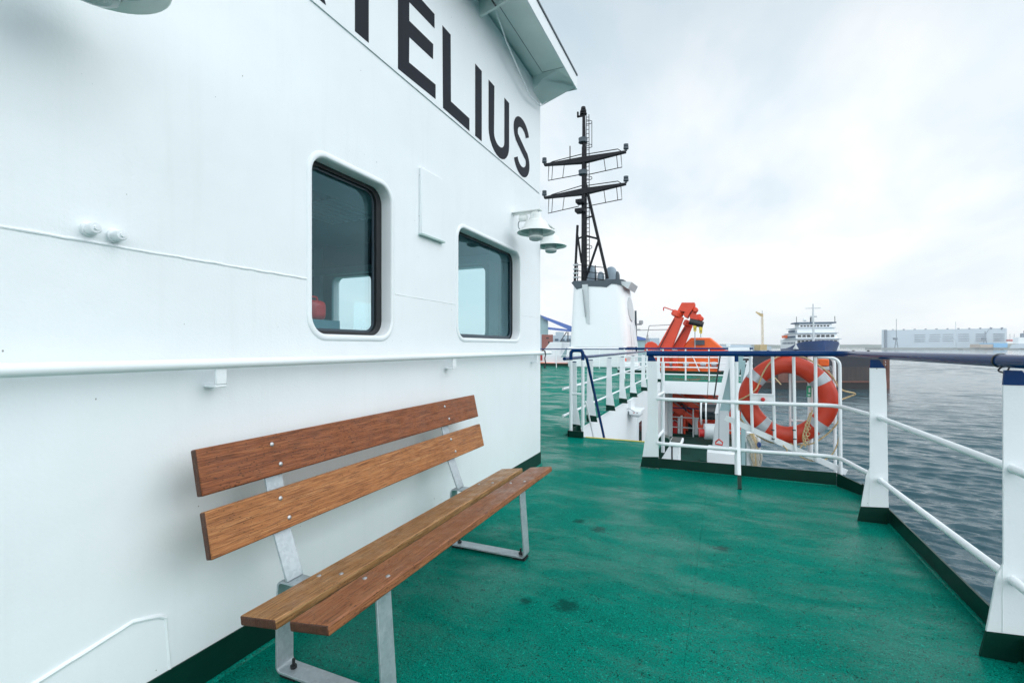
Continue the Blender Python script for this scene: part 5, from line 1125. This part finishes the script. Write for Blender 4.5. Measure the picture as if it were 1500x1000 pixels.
# ================================================================== sea: a real wave surface near the ship, flattening with distance
def make_sea():
    rr = random.Random(11); comps = []
    for k in range(56):
        L = .34 * (1.07 ** k) * rr.uniform(.9, 1.1); th = R(258 + rr.gauss(0, 26)); A = .0125 * L ** .5 * rr.uniform(.5, 1.1)
        comps.append((2 * math.pi / L * math.cos(th), 2 * math.pi / L * math.sin(th), rr.uniform(0, 6.28), min(A, .03), L))
    import numpy as np
    na, nr = 400, 1350
    az = np.radians(np.linspace(-12, 40, na)); r = 12 * (1100 / 12) ** np.linspace(0, 1, nr)
    cell = np.maximum(r * (az[1] - az[0]), np.gradient(r))
    RR, AZ = np.meshgrid(r, az, indexing='ij'); x = RR * np.sin(AZ); y = RR * np.cos(AZ); z = np.zeros_like(x); CC = np.repeat(cell[:, None], na, 1)
    gust = .65 + .45 * np.sin(x * .035 + 1.3 * np.sin(y * .021)) * np.sin(y * .028 + .7)
    for kx, ky, ph, A, L in comps:
        fade = np.clip((L / CC - 2.2) / 2.5, 0, 1)
        z += A * fade * np.sin(kx * x + ky * y + ph)
    z = z * gust + SEA
    co = np.stack([x, y, z], -1).reshape(-1, 3)
    me = bpy.data.meshes.new('sea'); 
    i = np.arange((nr - 1) * (na - 1)); a = (i // (na - 1)) * na + i % (na - 1)
    f = np.stack([a, a + 1, a + na + 1, a + na], -1)
    me.vertices.add(len(co)); me.vertices.foreach_set('co', co.ravel()); me.loops.add(f.size); me.loops.foreach_set('vertex_index', f.ravel().astype('i4'))
    me.polygons.add(len(f)); me.polygons.foreach_set('loop_start', (np.arange(len(f)) * 4).astype('i4')); me.polygons.foreach_set('loop_total', np.full(len(f), 4, 'i4'))
    me.update(); me.validate()
    for p in me.polygons: p.use_smooth = True
    me.materials.append(M['sea_water']); o = bpy.data.objects.new('sea', me); COL.objects.link(o); tag(o, kind='structure')
make_sea()
ws_ = MB().plate([[(-9000, -9000), (9000, -9000), (9000, 9000), (-9000, 9000)]], XY(SEA - .14), -.01, 0).build('water', 'sea_water'); tag(ws_, kind='structure')
# ================================================================== sea air
if HAZE:
    hz = MB().box((-4500, -3000, SEA - 1.4), (4500, 5200, 70)).build('haze', 'white_far'); hz.data.materials.clear(); tag(hz, kind='stuff')
    m = bpy.data.materials.new('haze'); m.use_nodes = True; nt = m.node_tree; nt.nodes.clear(); o_ = nt.nodes.new('ShaderNodeOutputMaterial'); pv = nt.nodes.new('ShaderNodeVolumePrincipled')
    pv.inputs['Color'].default_value = (.98, .99, 1.0, 1); pv.inputs['Density'].default_value = HAZE; nt.links.new(pv.outputs[0], o_.inputs['Volume']); hz.data.materials.append(m)

# ================================================================== overcast sky and a soft sun
world = bpy.data.worlds.new('World'); scene.world = world; world.use_nodes = True; nt = world.node_tree; nt.nodes.clear()
N = lambda t_, **k: (lambda x: [setattr(x, a, b) for a, b in k.items()] and x or x)(nt.nodes.new(t_))
Lk = nt.links.new
out = N('ShaderNodeOutputWorld'); bgd = N('ShaderNodeBackground'); bgd.inputs[1].default_value = .1; Lk(bgd.outputs[0], out.inputs[0])
sky = N('ShaderNodeTexSky', sky_type='NISHITA', sun_disc=False); SUN_EL, SUN_AZ = R(40), R(74)
sky.sun_elevation = SUN_EL; sky.sun_rotation = SUN_AZ
tc = N('ShaderNodeTexCoord'); sep = N('ShaderNodeSeparateXYZ'); Lk(tc.outputs['Generated'], sep.inputs[0])
def mth(op, a, b=0.0):
    x = N('ShaderNodeMath', operation=op)
    for i, v in enumerate((a, b)):
        if isinstance(v, bpy.types.NodeSocket): Lk(v, x.inputs[i])
        else: x.inputs[i].default_value = v
    return x.outputs[0]
zc = mth('MAXIMUM', sep.outputs[2], 0.0); den = mth('ADD', zc, .16)
cmb = N('ShaderNodeCombineXYZ'); Lk(mth('DIVIDE', sep.outputs[0], den), cmb.inputs[0]); Lk(mth('DIVIDE', sep.outputs[1], den), cmb.inputs[1])
def cloudnoise(scale, detail, rough, dist, sc=(1, 1, 1), rot=0, off=(0, 0, 0)):
    mp = N('ShaderNodeMapping'); mp.inputs['Scale'].default_value = sc; mp.inputs['Rotation'].default_value = (0, 0, rot); mp.inputs['Location'].default_value = off; Lk(cmb.outputs[0], mp.inputs[0])
    x = N('ShaderNodeTexNoise'); x.inputs['Scale'].default_value = scale; x.inputs['Detail'].default_value = detail; x.inputs['Roughness'].default_value = rough; x.inputs['Distortion'].default_value = dist; Lk(mp.outputs[0], x.inputs['Vector']); return x.outputs['Fac']
n1 = cloudnoise(.55, 5, .5, .35, (1, .55, 1), R(-28), (3.2, 1.1, 0)); n2 = cloudnoise(1.6, 6, .55, .3, (1, .5, 1), R(-20), (.4, 2, 0))
nn = mth('ADD', mth('MULTIPLY', n1, .7), mth('MULTIPLY', n2, .3))
rp = N('ShaderNodeValToRGB'); Lk(nn, rp.inputs[0]); e = rp.color_ramp.elements
e[0].position = .40; e[0].color = (.62, .76, .85, 1); e[1].position = .56; e[1].color = (1.02, 1.04, 1.06, 1)
# the cloud deck thins to white towards the horizon and is brightest overhead, as an overcast sky is
hr_ = N('ShaderNodeMapRange'); hr_.inputs['From Min'].default_value = .02; hr_.inputs['From Max'].default_value = .30; hr_.interpolation_type = 'SMOOTHSTEP'; Lk(sep.outputs[2], hr_.inputs['Value'])
mx = N('ShaderNodeMix', data_type='RGBA'); Lk(hr_.outputs[0], mx.inputs[0]); mx.inputs[6].default_value = (.97, .99, 1.0, 1); Lk(rp.outputs[0], mx.inputs[7])
mx1 = N('ShaderNodeMix', data_type='RGBA'); mx1.inputs[0].default_value = .30; Lk(mx.outputs[2], mx1.inputs[6]); Lk(rp.outputs[0], mx1.inputs[7])
zr = N('ShaderNodeMapRange'); zr.inputs['From Min'].default_value = .40; zr.inputs['From Max'].default_value = .85; zr.inputs['To Min'].default_value = SKY_LO; zr.inputs['To Max'].default_value = SKY_HI; Lk(sep.outputs[2], zr.inputs['Value'])
# the thinner, brighter part of the cloud cover lies behind the viewer
bk = N('ShaderNodeMapRange'); bk.interpolation_type = 'SMOOTHSTEP'; bk.inputs['From Min'].default_value = -.1; bk.inputs['From Max'].default_value = .8; bk.inputs['To Min'].default_value = 1.0; bk.inputs['To Max'].default_value = SKY_BACK; Lk(mth('MULTIPLY', sep.outputs[1], -1.0), bk.inputs['Value'])
vm = N('ShaderNodeVectorMath', operation='SCALE'); Lk(mx1.outputs[2], vm.inputs[0]); Lk(mth('MULTIPLY', zr.outputs[0], bk.outputs[0]), vm.inputs['Scale'])
mx2 = N('ShaderNodeMix', data_type='RGBA'); mx2.inputs[0].default_value = .93; Lk(sky.outputs[0], mx2.inputs[6]); Lk(vm.outputs[0], mx2.inputs[7]); Lk(mx2.outputs[2], bgd.inputs[0])
sun = bpy.data.lights.new('sun', 'SUN'); sun.energy = SUN; sun.angle = R(58); sun.color = (.97, .99, 1)
so_ = bpy.data.objects.new('sun', sun); COL.objects.link(so_)
dirv = Vector((math.sin(SUN_AZ) * math.cos(SUN_EL), math.cos(SUN_AZ) * math.cos(SUN_EL), math.sin(SUN_EL)))
so_.rotation_euler = dirv.to_track_quat('Z', 'Y').to_euler()

scene.view_settings.view_transform = 'Standard'; scene.view_settings.look = 'None'; scene.view_settings.exposure = EXPO; scene.view_settings.gamma = 1
scene.cycles.use_denoising = True; scene.cycles.max_bounces = 8; scene.cycles.volume_bounces = 2; scene.cycles.sample_clamp_indirect = 6
scene.cycles.caustics_reflective = False; scene.cycles.caustics_refractive = False
